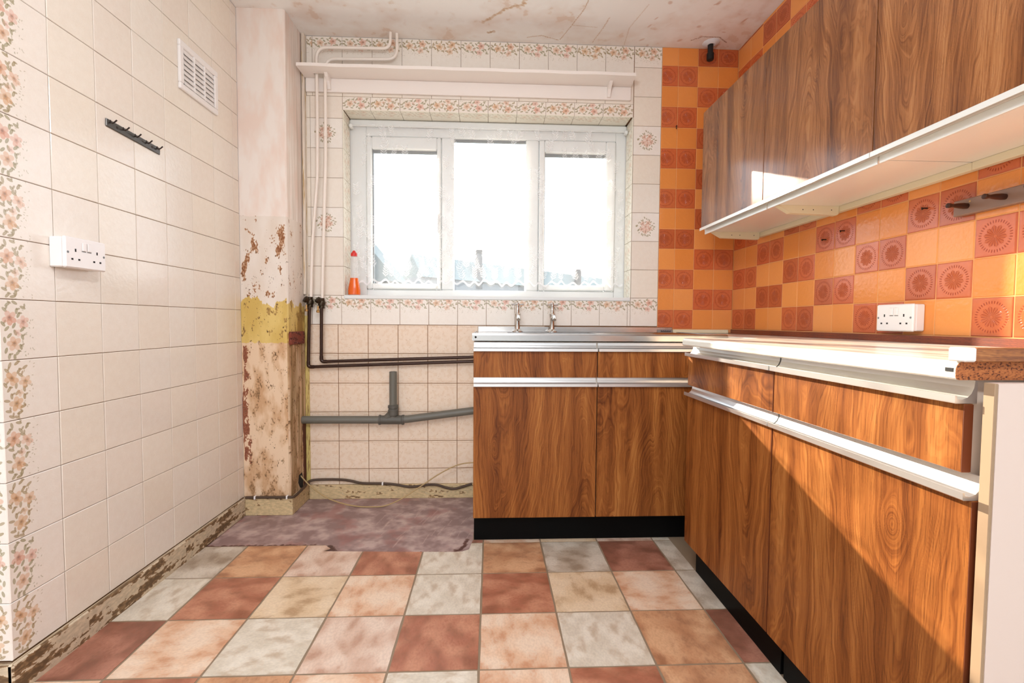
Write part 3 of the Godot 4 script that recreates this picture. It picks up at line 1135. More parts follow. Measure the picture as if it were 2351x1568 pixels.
func pillar() -> void:
	var b := MB.new()
	var x1 := -0.985
	b.poly([Vector3(XL, 0, 0.205), Vector3(x1 - 0.006, 0, 0.205), Vector3(x1 - 0.006, CEIL, 0.205), Vector3(XL, CEIL, 0.205)], Vector3.BACK, uvq())
	var s := MB.new()
	s.poly([Vector3(x1, 0, 0.199), Vector3(x1, 0, -0.001), Vector3(x1, CEIL, -0.001), Vector3(x1, CEIL, 0.199)], Vector3.RIGHT, uvq())
	s.poly([Vector3(x1 - 0.006, 0, 0.205), Vector3(x1, 0, 0.199), Vector3(x1, CEIL, 0.199), Vector3(x1 - 0.006, CEIL, 0.205)], Vector3(1, 0, 1), uvq(0, 0, 0.02, 1))
	var core := MB.new()
	core.box(Vector3(XL - 0.003, 0, -0.001), Vector3(x1 - 0.007, CEIL, 0.203))
	var o := structure("wall_pillar", "boxed-in chimney pillar with flaking white and yellow paint over stained plaster", core, M.plaster)
	part(o, "front_face", b, M.pillar_front, "stained front face with peeling white and yellow paint")
	part(o, "side_face", s, M.pillar_side, "stained side face with peeling paint")
	var br := MB.new()
	br.box(Vector3(x1 - 0.01, 0.833, 0.03), Vector3(x1 + 0.011, 0.897, 0.2), 0.004)
	part(o, "exposed_brick", br, M.brick, "bare red brick left in the plaster")
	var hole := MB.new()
	hole.prism(PackedVector2Array([Vector2(0.055, 0.07), Vector2(0.09, 0.09), Vector2(0.11, 0.12), Vector2(0.1, 0.155), Vector2(0.065, 0.16), Vector2(0.05, 0.12)]), Vector3(x1 - 0.002, 0, 0), Vector3.BACK, Vector3.UP, Vector3(0.004, 0, 0))  # flat black plate stands in for the darkness inside the hole
	part(o, "hole_shade", hole, M.dark_slot, "flat black patch painting the dark of the cable hole")
	# skirtings
	var sk := MB.new()
	sk.box(Vector3(XL - 0.002, -0.004, 0.222), Vector3(XL + 0.014, 0.0845, 1.342), 0.004, [0, 0, 2.5, 1])
	structure("baseboard_left", "battered brown and cream baseboard under the cream tile wall", sk, M.skirt_left)
	var sp := MB.new()
	sp.box(Vector3(XL, -0.004, 0.205), Vector3(x1 + 0.016, 0.0825, 0.221), 0.003, [0, 0, 0.6, 1])
	sp.box(Vector3(x1, -0.004, 0.0), Vector3(x1 + 0.016, 0.0825, 0.2049), 0.003, [0, 0, 0.5, 1])
	structure("baseboard_pillar", "grimy cream baseboard wrapped round the pillar foot", sp, M.skirt)
	var sb := MB.new()
	sb.box(Vector3(x1 + 0.017, -0.004, -0.002), Vector3(-0.08, 0.0725, 0.014), 0.003, [0.2, 0, 2.2, 1])
	structure("baseboard_back", "grimy cream baseboard below the stained tiles", sb, M.skirt)
	var tr := MB.new()
	tr.box(Vector3(x1 + 0.001, 0.085, -0.004), Vector3(x1 + 0.021, CEIL, 0.006), 0.002, [0, 0, 1, 4])
	var ty := MB.new()
	ty.box(Vector3(x1 + 0.0008, 0.086, -0.004), Vector3(x1 + 0.0214, 0.98, 0.0066), 0.002, [0, 0, 1, 3])
	var trim := structure("trim_1", "thin painted corner strip between pillar and window wall", tr, M.trim)
	part(trim, "yellow_length", ty, M.yellow_strip, "lower length in yellow paint")
	var t := thing("conduit", "thin cream conduit running down the corner beside the pillar", "conduit", Vector3(-0.974, 1.09, 0.016))
	var tq := MB.new(t.position)
	tq.tube([Vector3(-0.974, CEIL, 0.016), Vector3(-0.974, 1.6, 0.016), Vector3(-0.976, 1.09, 0.016)], 0.0085, 10)
	part(t, "tube", tq, M.trim)


# ---------------------------------------------------------------- window
func window() -> void:
	var z0 := -0.19
	var zf := -0.125
	var b := MB.new()
	b.box(Vector3(-0.7795, 1.088, z0), Vector3(-0.691, 2.0515, zf), 0.002)
	b.box(Vector3(0.697, 1.088, z0), Vector3(0.7562, 2.0515, zf), 0.002)
	b.box(Vector3(-0.691, 1.966, z0), Vector3(0.697, 2.05, zf), 0.004)
	b.box(Vector3(-0.691, 1.088, z0), Vector3(0.697, 1.128, zf), 0.004)
	var o := structure("window_1", "white plastic casement window of three lights behind net", b, M.upvc)
	for x in [[-0.28, -0.21], [0.19, 0.263]]:
		var m := MB.new()
		m.box(Vector3(x[0], 1.128, z0), Vector3(x[1], 1.966, zf + 0.001), 0.006)
		part(o, "mullion", m, M.upvc)
	var h := MB.new()
	h.box(Vector3(-0.776, 2.014, -0.125), Vector3(0.7525, 2.0495, -0.105), 0.006)
	part(o, "head_trim", h, M.upvc)
	for s in [[-0.691, -0.28, -0.66, -0.303], [0.263, 0.697, 0.295, 0.641]]:
		var q := MB.new()
		var zs := -0.113
		q.box(Vector3(s[0] + 0.002, 1.13, z0 + 0.01), Vector3(s[2], 1.964, zs), 0.006)
		q.box(Vector3(s[3], 1.13, z0 + 0.01), Vector3(s[1] - 0.002, 1.964, zs), 0.006)
		q.box(Vector3(s[2], 1.896, z0 + 0.01), Vector3(s[3], 1.964, zs), 0.006)
		q.box(Vector3(s[2], 1.13, z0 + 0.01), Vector3(s[3], 1.162, zs), 0.006)
		var sash := part(o, "sash", q, M.upvc)
		var k := MB.new()
		k.box(Vector3(s[2], 1.884, -0.155), Vector3(s[3], 1.896, -0.135))
		k.box(Vector3(s[2], 1.162, -0.155), Vector3(s[2] + 0.004, 1.884, -0.135))
		part(sash, "gasket", k, M.gasket)
		var g := MB.new()
		g.box(Vector3(s[2], 1.162, -0.152), Vector3(s[3], 1.896, -0.148))
		part(sash, "pane", g, M.glass)
		var hd := MB.new()
		var hx: float = s[1] - 0.014 if s[0] < 0 else s[0] + 0.016
		hd.box(Vector3(hx - 0.008, 1.5, zs), Vector3(hx + 0.008, 1.545, zs + 0.012), 0.004)
		hd.box(Vector3(hx - 0.006, 1.44, zs + 0.012), Vector3(hx + 0.006, 1.545, zs + 0.022), 0.004)
		part(sash, "handle", hd, M.upvc)
	var kc := MB.new()
	kc.box(Vector3(-0.21, 1.955, -0.16), Vector3(0.19, 1.966, -0.14))
	part(o, "gasket", kc, M.gasket)
	var gc := MB.new()
	gc.box(Vector3(-0.21, 1.128, -0.152), Vector3(0.19, 1.966, -0.148))
	part(o, "pane", gc, M.glass)
	var sl := MB.new()
	sl.box(Vector3(-0.7795, SILL - 0.018, -0.13), Vector3(0.7563, SILL + 0.0025, 0.004), 0.004)
	var os := structure("trim_sill", "white window board under the net curtain", sl, M.upvc)
	os.set_meta("kind", "structure")
	var ext := MB.new()
	ext.box(Vector3(-0.78, SILL - 0.06, -0.33), Vector3(0.7568, SILL - 0.02, -0.1301))
	structure("trim_outer_sill", "outer sill under the window", ext, M.upvc)
	# net curtain: a gathered sheet on a wire
	var t := thing("net_curtain", "white leaf-patterned net curtain across the window", "curtain", Vector3(0, 1.14, -0.075))
	var nb := MB.new(t.position)
	var nx := 150
	var ny := 6
	var pos := func(i: int, j: int) -> Vector3:
		var u := float(i) / nx
		var v := float(j) / ny
		var x := lerpf(-0.752, 0.738, u)
		var amp := 0.006 + 0.005 * v
		return Vector3(x + 0.004 * sin(u * 61.0 + v), 2.002 - 0.862 * v + 0.006 * sin(u * 18.0) * (1.0 - v), -0.078 + amp * sin(u * 95.0 + 1.3 * sin(u * 23.0)) + 0.006 * sin(u * 14.0 + 2.0 * v))
	for i in nx:
		for j in ny:
			var uvs := []
			var pts := []
			for d in [[0, 0], [1, 0], [1, 1], [0, 1]]:
				pts.append(pos.call(i + d[0], j + d[1]))
				uvs.append(Vector2(float(i + d[0]) / nx, float(j + d[1]) / ny))
			nb.poly(pts, Vector3.BACK, uvs, 1)
	part(t, "net", nb, M.net)
	var wb := MB.new(t.position)
	wb.tube([Vector3(-0.772, 2.004, -0.078), Vector3(0.75, 2.004, -0.078)], 0.0022, 8)
	part(t, "wire", wb, M.upvc)
	for x in [-0.76, 0.742]:
		var hk := MB.new(t.position)
		hk.box(Vector3(x - 0.009, 1.994, -0.104), Vector3(x + 0.009, 2.014, -0.0755), 0.003)
		part(t, "wire_hook", hk, M.upvc)


func outside() -> void:
	var g := MB.new()
	g.box(Vector3(-60, -0.6, -90), Vector3(60, -0.4, -0.5))
	structure("ground", "open ground between the houses outside", g, M.ground)
	var cam := Vector3(0, 0.954, 2.543)
	# gabled bungalow whose slope runs down to the gap
	var t := thing("house", "pale gabled house seen through the net in the casement by the pillar", "house", Vector3(-4.9, -0.4, -11.5))
	var b := MB.new(t.position)
	b.box(Vector3(-7.0, -0.4, -13.4), Vector3(-2.9, 2.25, -11.5))
	part(t, "wall", b, M.house_wall)
	var r := MB.new(t.position)
	r.prism(PackedVector2Array([Vector2(-7.4, 2.1), Vector2(-2.7, 2.1), Vector2(-4.9, 4.75)]), Vector3(0, 0, -13.5), Vector3.RIGHT, Vector3.UP, Vector3(0, 0, 2.2))
	part(t, "roof", r, M.house_roof)
	var ch := MB.new(t.position)
	ch.box(Vector3(-3.52, -0.4, -11.2), Vector3(-3.36, 3.07, -11.0))
	part(t, "downpipe_stack", ch, M.house_dark, "dark soil stack on the wall")
	# terrace running away, one ridge
	var a := cam + Vector3(-0.1667, 0, -1) * 16.5
	var e := cam + Vector3(0.30, 0, -1) * 27.0
	var along := e - a
	var nrm := Vector3(-along.z, 0, along.x).normalized()
	if nrm.z < 0:
		nrm = -nrm
	var h := thing("terrace", "long low pale terrace with one ridge seen through the net", "house", Vector3(a.x, -0.4, a.z))
	var hb := MB.new(h.position)
	var prof := PackedVector2Array([Vector2(0.62, 2.45), Vector2(0.0, 3.26), Vector2(-0.62, 2.45)])
	hb.prism(prof, Vector3(a.x, 0, a.z), nrm, Vector3.UP, along)
	part(h, "roof", hb, M.house_roof)
	var hw := MB.new(h.position)
	hw.prism(PackedVector2Array([Vector2(0.5, -0.4), Vector2(0.5, 2.45), Vector2(-0.5, 2.45), Vector2(-0.5, -0.4)]), Vector3(a.x, 0, a.z), nrm, Vector3.UP, along)
	part(h, "wall", hw, M.house_wall)
	for s in [[0.21, 0.03, 0.35], [0.635, 0.045, 0.16], [0.86, 0.03, 0.1]]:
		var c: Vector3 = a + along * s[0]
		var cb := MB.new(h.position)
		cb.box(Vector3(c.x - 0.13, 2.2, c.z + 0.5), Vector3(c.x + 0.13, 3.3 + s[2], c.z + 0.8))
		part(h, "chimney", cb, M.house_dark, "dark chimney")
	var f := thing("garden_fence", "dark boarded fence outside below the net hem", "fence", Vector3(0, -0.4, -7.0))
	for k in 16:
		var fb := MB.new(f.position)
		fb.box(Vector3(-2.6 + k * 0.33, -0.4, -7.02), Vector3(-2.28 + k * 0.33, 1.42 + 0.03 * (k % 3), -7.0))
		part(f, "board", fb, M.house_dark)


# ---------------------------------------------------------------- units
# J-shaped finger pull; x is outwards from the front, y up from the front's top edge
func pull_profile(up := true) -> PackedVector2Array:
	var p := PackedVector2Array([Vector2(-0.022, 0.0), Vector2(0.013, 0.0), Vector2(0.0145, 0.0015), Vector2(0.0145, 0.0125), Vector2(0.0115, 0.0125), Vector2(0.0105, 0.007), Vector2(0.003, 0.0062), Vector2(-0.006, 0.0095), Vector2(-0.0125, 0.016), Vector2(-0.0165, 0.025), Vector2(-0.018, 0.0365), Vector2(-0.022, 0.0365)])
	if not up:
		for i in p.size():
			p[i].y = -p[i].y
	return p


# fronts of one base unit. along: unit vector along the run; face: outward; o: where the run meets the door face, at floor level
func base_fronts(t: Node3D, o: Vector3, along: Vector3, face: Vector3, spans: Array, woods: Array) -> void:
	for i in spans.size():
		var a: float = spans[i][0]
		var b: float = spans[i][1]
		var d1: float = spans[i][2] if spans[i].size() > 2 else b
		for lev in 2:
			var y0 := 0.1165 if lev == 0 else 0.7185
			var y1 := 0.6795 if lev == 0 else 0.8285
			var e := b if lev == 0 else d1
			var p := o + along * a + Vector3.UP * y0
			var q := o + along * e + Vector3.UP * y1 - face * 0.016
			var lo := Vector3(minf(p.x, q.x), minf(p.y, q.y), minf(p.z, q.z))
			var hi := Vector3(maxf(p.x, q.x), maxf(p.y, q.y), maxf(p.z, q.z))
			var bx := MB.new(t.position)
			var w: Array = woods[i * 2 + lev]
			bx.box(lo, hi, 0.0012, w[1])
			var fr := part(t, "door" if lev == 0 else "drawer_front", bx, M.wood[w[0]])
			var ed := MB.new(t.position)
			var q2 := o + along * (e + 0.0004) + Vector3.UP * (y0 + 0.001)
			var q3 := o + along * (e - 0.0004) + Vector3.UP * (y1 - 0.001) - face * 0.0155
			ed.box(Vector3(minf(q2.x, q3.x), q2.y, minf(q2.z, q3.z)), Vector3(maxf(q2.x, q3.x), q3.y, maxf(q2.z, q3.z)))
			part(fr, "edge_strip", ed, M.wood_edge, "dark brown edging")
			var pl := MB.new(t.position)
			pl.prism(pull_profile(), o + along * (a + 0.001) + Vector3.UP * (y1 + 0.0006), face, Vector3.UP, along * (e - a - 0.002), false)
			part(fr, "finger_pull", pl, M.alu, "aluminium finger pull along the top edge")


func base_units() -> void:
	var zf := 0.565
	var t := thing("sink_unit", "teak-look two-door sink base unit with silver finger pulls under the taps", "cabinet", Vector3(0.45, 0, 0.3))
	var c := MB.new(t.position)
	c.box(Vector3(-0.073, 0.1165, 0.016), Vector3(0.975, 0.868, zf - 0.0225))
	part(t, "carcass", c, M.carcass)
	var p := MB.new(t.position)
	p.box(Vector3(-0.071, 0.0, 0.03), Vector3(1.0, 0.1165, 0.5145), 0.001)
	part(t, "plinth", p, M.plinth, "black recessed plinth")
	base_fronts(t, Vector3(0, 0, zf), Vector3.RIGHT, Vector3.BACK, [[-0.073, 0.4505], [0.4545, 0.975]], [[0, [0, 0, 1, 1]], [2, [0.0, 0.1, 1.0, 0.3]], [1, [0, 0, 1, 1]], [3, [0.1, 0.5, 1.0, 0.7]]])
	var labels := ["teak-look base unit under the worktop, in the corner next to the sink unit", "teak-look base unit at the raw-edged end of the worktop, beside the pale end panel"]
	var spans := [[0.79, 1.3305], [1.3345, 1.8535, 1.8345]]
	var woods := [[[2, [0, 0, 1, 1]], [1, [0.5, 0.2, 0.0, 0.4]]], [[3, [0, 0, 1, 1]], [3, [1, 0.35, 0, 0.55]]]]
	for i in 2:
		var u := thing("base_unit", labels[i], "cabinet", Vector3(1.03, 0, (spans[i][0] + spans[i][1]) / 2.0), "base units under the worktop")
		var cc := MB.new(u.position)
		cc.box(Vector3(0.748 + 0.0225, 0.1165, spans[i][0] + 0.012), Vector3(XR - 0.002, 0.866, spans[i][1] - (0.032 if i else 0.0)))
		part(u, "carcass", cc, M.carcass)
		var pp := MB.new(u.position)
		pp.box(Vector3(0.79, 0.0, spans[i][0] + 0.012), Vector3(1.3, 0.1165, spans[i][1] + 0.003), 0.001)
		part(u, "plinth", pp, M.plinth, "black recessed plinth")
		base_fronts(u, Vector3(0.748, 0, 0), Vector3.BACK, Vector3.LEFT, [spans[i]], woods[i])
	# worktop
	var w := thing("worktop", "cream marble-pattern worktop with rounded front and raw chipboard end", "worktop", Vector3(1.02, 0.868, 1.3))
	var prof := PackedVector2Array()
	for k in 7:
		var a := PI / 2 + PI / 2 * k / 6.0
		prof.append(Vector2(0.72 + 0.013 + cos(a) * 0.013, 0.897 - 0.013 + sin(a) * 0.013))
	for k in 4:
		var a := PI + PI / 2 * k / 3.0
		prof.append(Vector2(0.72 + 0.006 + cos(a) * 0.006, 0.868 + 0.006 + sin(a) * 0.006))
	prof.append(Vector2(XR - 0.001, 0.868))
	prof.append(Vector2(XR - 0.001, 0.897))
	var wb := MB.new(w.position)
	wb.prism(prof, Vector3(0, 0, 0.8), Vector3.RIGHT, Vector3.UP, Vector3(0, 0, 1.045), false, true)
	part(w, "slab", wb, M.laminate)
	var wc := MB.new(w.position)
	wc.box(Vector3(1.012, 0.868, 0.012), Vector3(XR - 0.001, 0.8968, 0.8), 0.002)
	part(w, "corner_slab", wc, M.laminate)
	var raw := MB.new(w.position)
	raw.prism(prof, Vector3(0, 0, 1.845), Vector3.RIGHT, Vector3.UP, Vector3(0, 0, 0.0012))
	part(w, "raw_end", raw, M.chip, "raw brown chipboard end")
	var chipm := MB.new(w.position)
	chipm.box(Vector3(0.7192, 0.8805, 1.829), Vector3(0.7206, 0.8865, 1.842))
	part(w, "edge_chip", chipm, M.dark_slot, "small dark chip in the laminate")
	# batten over the end
	var bt := thing("end_batten", "brown wooden batten with white painted tip across the worktop end", "batten", Vector3(1.0, 0.8972, 1.845))
	var bb := MB.new(bt.position)
	bb.box(Vector3(0.737, 0.8972, 1.834), Vector3(XR - 0.006, 0.9185, 1.861), 0.0015, [0, 0.1, 0.3, 1.6])
	part(bt, "strip", bb, M.batten_wood)
	var bw := MB.new(bt.position)
	bw.box(Vector3(0.7175, 0.8972, 1.8335), Vector3(0.737, 0.919, 1.8615), 0.0022)
	part(bt, "painted_tip", bw, M.white_paint, "tip painted white")
	# pale end panel
	var ep := thing("end_board", "pale pink painted board closing the end of the base units", "panel", Vector3(1.04, 0, 1.871))
	var eb := MB.new(ep.position)
	eb.box(Vector3(0.7535, 0.0, 1.862), Vector3(XR - 0.006, 0.8665, 1.879))
	part(ep, "board", eb, M.pink_panel)
	var ee := MB.new(ep.position)
	ee.box(Vector3(0.748, 0.0, 1.862), Vector3(0.7535, 0.8665, 1.879), 0.001)
	part(ep, "edge", ee, M.panel_edge, "bare beige edge")
	var up := thing("timber_upstand", "brown timber strip along the back of the worktop under the orange tiles", "upstand", Vector3(1.31, 0.897, 0.95))
	var ub := MB.new(up.position)
	for k in 4:
		var z := 0.03 + k * 0.45
		ub.box(Vector3(1.303, 0.8972, z), Vector3(XR - 0.0085, 0.9195, z + 0.4499), 0.0, [0.1, 0.2 * k, 0.4, 0.2 * k + 2.0])
	part(up, "strip", ub, M.upstand)
	var ws := thing("white_strip", "white painted strip behind the sink end under the orange tiles", "strip", Vector3(1.15, 0.9, 0.008))
	var wsb := MB.new(ws.position)
	wsb.box(Vector3(0.992, 0.8975, 0.0005), Vector3(1.301, 0.917, 0.0115), 0.002)
	part(ws, "strip", wsb, M.cream_wood)


func sink() -> void:
	var t := thing("steel_sink", "stainless steel sink and drainer top with a rolled front lip", "sink", Vector3(0.46, 0.872, 0.3))
	var b := MB.new(t.position)
	var x0 := -0.0785
	var x1 := 1.01
	var y := 0.901
	# front lip, rolled over
	var lip := PackedVector2Array([Vector2(0.570, 0.8735), Vector2(0.5745, 0.8735), Vector2(0.5755, 0.897), Vector2(0.5725, 0.9035), Vector2(0.562, 0.905), Vector2(0.552, 0.901), Vector2(0.552, 0.899), Vector2(0.57, 0.8995)])
	b.prism(lip, Vector3(x0, 0, 0), Vector3.BACK, Vector3.UP, Vector3(x1 - x0, 0, 0), false)
	b.box(Vector3(x0, 0.8735, 0.02), Vector3(x0 + 0.004, 0.9035, 0.572))
	b.box(Vector3(x1 - 0.004, 0.8735, 0.02), Vector3(x1, 0.9035, 0.572))
	part(t, "rim", b, M.steel)
	# top plate around the bowl, bowl x 0.1..0.5, z 0.12..0.47
	var p := MB.new(t.position)
	for r in [[x0, 0.015, x1, 0.12], [x0, 0.47, x1, 0.553], [x0, 0.12, 0.08, 0.47], [0.5, 0.12, x1, 0.47]]:
		p.box(Vector3(r[0], y - 0.003, r[1]), Vector3(r[2], y - 0.001, r[3]))
	part(t, "drainer", p, M.steel)
	var w := MB.new(t.position)
	w.box(Vector3(0.08, 0.87, 0.118), Vector3(0.5, y - 0.002, 0.12))
	w.box(Vector3(0.08, 0.87, 0.47), Vector3(0.5, y - 0.002, 0.472))
	w.box(Vector3(0.078, 0.87, 0.12), Vector3(0.08, y - 0.002, 0.47))
	w.box(Vector3(0.5, 0.87, 0.12), Vector3(0.502, y - 0.002, 0.47))
	w.box(Vector3(0.08, 0.869, 0.12), Vector3(0.5, 0.8705, 0.47))
	part(t, "bowl", w, M.steel)
	for k in 7:
		var rb := MB.new(t.position)
		rb.tube([Vector3(0.56, y - 0.001, 0.16 + k * 0.045), Vector3(0.94, y - 0.001, 0.16 + k * 0.045)], 0.003, 6)
		part(t, "drainer_rib", rb, M.steel)
	var u := MB.new(t.position)
	u.box(Vector3(x0 + 0.008, y - 0.002, 0.002), Vector3(0.99, 0.929, 0.008), 0.002)
	part(t, "upstand", u, M.steel)
	var bd := MB.new(t.position)
	bd.box(Vector3(0.9045, 0.8985, 0.0082), Vector3(0.9885, 0.9165, 0.0105), 0.001)
	var badge := part(t, "badge", bd, M.badge, "small grey maker's plate")
	for k in 9:
		var m := MB.new(t.position)
		m.box(Vector3(0.925 + k * 0.0062, 0.9035, 0.0104), Vector3(0.929 + k * 0.0062, 0.9115 - 0.002 * (k % 2), 0.0112))
		part(badge, "mark", m, M.dark_slot)
	var sc := MB.new(t.position)
	sc.lathe([Vector2(0.0045, 0), Vector2(0.0045, 0.0015), Vector2(0.0, 0.002)], Transform3D(Basis(Vector3.RIGHT, PI / 2), Vector3(-0.064, 0.8885, 0.5752)), 10)
	part(t, "screw", sc, M.dark_slot)
	for k in 2:
		var x: float = [0.1395, 0.3235][k]
		var tp := thing("tap", ["chrome cross-head tap on the side of the exposed waste pipe", "chrome cross-head tap on the side of the orange tiles"][k], "tap", Vector3(x, 0.9, 0.05), "pair of sink taps")
		var o := tp.position
		var body := MB.new(o)
		body.lathe([Vector2(0.0, 0.0), Vector2(0.027, 0.0), Vector2(0.027, 0.004), Vector2(0.018, 0.009), Vector2(0.013, 0.016), Vector2(0.0125, 0.07), Vector2(0.0165, 0.088), Vector2(0.017, 0.096), Vector2(0.012, 0.103), Vector2(0.009, 0.125), Vector2(0.0075, 0.136), Vector2(0.0, 0.137)], Transform3D(Basis.IDENTITY, o), 18)
		part(tp, "body", body, M.chrome)
		var sp := MB.new(o)
		var pts := []
		for q in 8:
			var a := q / 7.0
			pts.append(o + Vector3(0.0, 0.074 + 0.022 * sin(a * PI * 0.62), 0.008 + 0.082 * a - 0.0) - Vector3(0, 0.03 * a * a, 0))
		sp.tube(pts, 0.0095, 12)
		part(tp, "spout", sp, M.chrome)
		var hd := MB.new(o)
		hd.lathe([Vector2(0.0, 0.132), Vector2(0.009, 0.133), Vector2(0.011, 0.14), Vector2(0.0105, 0.149), Vector2(0.006, 0.156), Vector2(0.0, 0.157)], Transform3D(Basis.IDENTITY, o), 14)
		for q in 4:
			var a: float = q * PI / 2 + [0.25, 0.5][k]
			var d := Vector3(cos(a), 0, sin(a))
			hd.tube([o + Vector3(0, 0.145, 0) + d * 0.006, o + Vector3(0, 0.145, 0) + d * 0.026], 0.0042, 8)
			hd.lathe([Vector2(0, -0.0062), Vector2(0.0045, -0.0045), Vector2(0.0062, 0), Vector2(0.0045, 0.0045), Vector2(0, 0.0062)], Transform3D(Basis.IDENTITY, o + Vector3(0, 0.145, 0) + d * 0.029), 10)
		part(tp, "cross_handle", hd, M.chrome)


func wall_units() -> void:
	var zs := [[0.266, 0.7865], [0.7895, 1.2985], [1.302, 1.81]]
	var labels := ["walnut-look wall cabinet at the window end of the row", "walnut-look wall cabinet in the middle of the row, above the cup hooks", "walnut-look wall cabinet at the open end of the row, above the peg rail"]
	var X := 1.02
	for i in 3:
		var z0: float = zs[i][0]
		var z1: float = zs[i][1]
		var t := thing("wall_cabinet", labels[i], "cabinet", Vector3(1.18, 1.4, (z0 + z1) / 2.0), "wall cabinets over the worktop")
		var c := MB.new(t.position)
		c.box(Vector3(X + 0.018, 1.405, z0), Vector3(XR - 0.002, 1.967, z1 + 0.0015))
		part(t, "carcass", c, M.under)
		var d := MB.new(t.position)
		d.box(Vector3(X, 1.415, z0), Vector3(X + 0.016, 1.967, z1), 0.0012, [1, 0, 0, 1] if i == 1 else [0, 0, 1, 1])
		var door := part(t, "door", d, M.wood_wall[i])
		var h := MB.new(t.position)
		h.prism(PackedVector2Array([Vector2(-0.012, 0), Vector2(0.006, 0), Vector2(0.007, -0.001), Vector2(0.007, -0.0135), Vector2(0.0045, -0.0135), Vector2(0.0035, -0.003), Vector2(-0.012, -0.003)]), Vector3(X, 1.4147, z0), Vector3.LEFT, Vector3.UP, Vector3(0, 0, z1 - z0))
		part(door, "finger_pull", h, M.white_strip, "pale metal finger pull under the door")
		var s := MB.new(t.position)
		s.box(Vector3(X + 0.0185, 1.3845, z0 + 0.001), Vector3(X + 0.024, 1.405, z1 - 0.003), 0.001)
		part(t, "front_rail", s, M.white_strip)
		var q := MB.new(t.position)
		q.box(Vector3(X + 0.024, 1.3945, z0 + 0.001), Vector3(XR - 0.002, 1.4047, z1))
		part(t, "bottom_panel", q, M.under)
		var bt := MB.new(t.position)
		bt.box(Vector3(1.3, 1.3735, z0), Vector3(XR - 0.0022, 1.3943, z1 + 0.0029), 0.001)
		part(t, "wall_batten", bt, M.cream_wood, "cream batten against the tiles")
		if i < 2:
			var k := MB.new(t.position)
			var zb: float = [0.272, 0.793][i]
			k.prism(PackedVector2Array([Vector2(1.062, 1.3943), Vector2(1.112, 1.366), Vector2(1.291, 1.36), Vector2(1.297, 1.364), Vector2(1.299, 1.3943)]), Vector3(0, 0, zb), Vector3.RIGHT, Vector3.UP, Vector3(0, 0, 0.022))
			part(t, "bearer", k, M.cream_wood, "cream wedge-shaped bearer")
			for x in [1.16, 1.2, 1.27]:
				var n := MB.new(t.position)
				n.lathe([Vector2(0.0022, 0), Vector2(0.0, 0.0006)], Transform3D(Basis(Vector3.RIGHT, PI / 2), Vector3(x, 1.379, zb + 0.0221)), 8)
				part(t, "nail_head", n, M.dark_slot)


# ---------------------------------------------------------------- fittings
func socket(called_label: String, at: Vector3, face: Vector3, depth: float) -> void:
	# a twin switched socket on a surface box; at: centre on the wall
	var t := thing("twin_socket", called_label, "socket", at, "double sockets")
	var along := Vector3.UP.cross(face)   # the socket's own left to right, seen from in front
	var bs := Basis(along, Vector3.UP, face)
	var xf := Transform3D(bs, Vector3.ZERO)
	var add := func(parent: Node, called: String, lo: Vector3, hi: Vector3, bev: float, m: Material, label := "") -> Node:
		var b := MB.new()
		b.box(lo, hi, bev)
		var o := part(parent, called, b, m, label)
		if parent == t:
			o.transform = xf
		return o
	add.call(t, "surface_box", Vector3(-0.067, -0.0415, 0.0), Vector3(0.067, 0.0415, depth - 0.011), 0.003, M.plastic)
	var pl: Node = add.call(t, "face_plate", Vector3(-0.0685, -0.043, depth - 0.011), Vector3(0.0685, 0.043, depth), 0.0035, M.plastic)
	for s in [-1, 1]:
		add.call(pl, "switch", Vector3(s * 0.009 - 0.0065, 0.008, depth), Vector3(s * 0.009 + 0.0065, 0.032, depth + 0.003), 0.0015, M.plastic)
		add.call(pl, "switch_gap", Vector3(s * 0.009 - 0.0072, 0.0055, depth - 0.001), Vector3(s * 0.009 + 0.0072, 0.0075, depth + 0.0004), 0.0, M.gasket)
		var cx: float = s * 0.036
		add.call(pl, "earth_slot", Vector3(cx - 0.0022, 0.003, depth - 0.001), Vector3(cx + 0.0022, 0.0115, depth + 0.0003), 0.0, M.dark_slot)
		for q in [-1, 1]:
			add.call(pl, "pin_slot", Vector3(cx + q * 0.011 - 0.0032, -0.0205, depth - 0.001), Vector3(cx + q * 0.011 + 0.0032, -0.0155, depth + 0.0003), 0.0, M.dark_slot)
		var b := MB.new()
		b.lathe([Vector2(0.0035, 0), Vector2(0.003, 0.0006), Vector2(0, 0.0006)], Transform3D(Basis(Vector3.RIGHT, PI / 2), Vector3(s * 0.0602, 0.0, depth)), 12)
		part(pl, "screw", b, M.gasket)


const HOOKS := [[0.717, 1.287, "lower"], [0.814, 1.303, "upper"], [1.15, 1.307, "third"]]


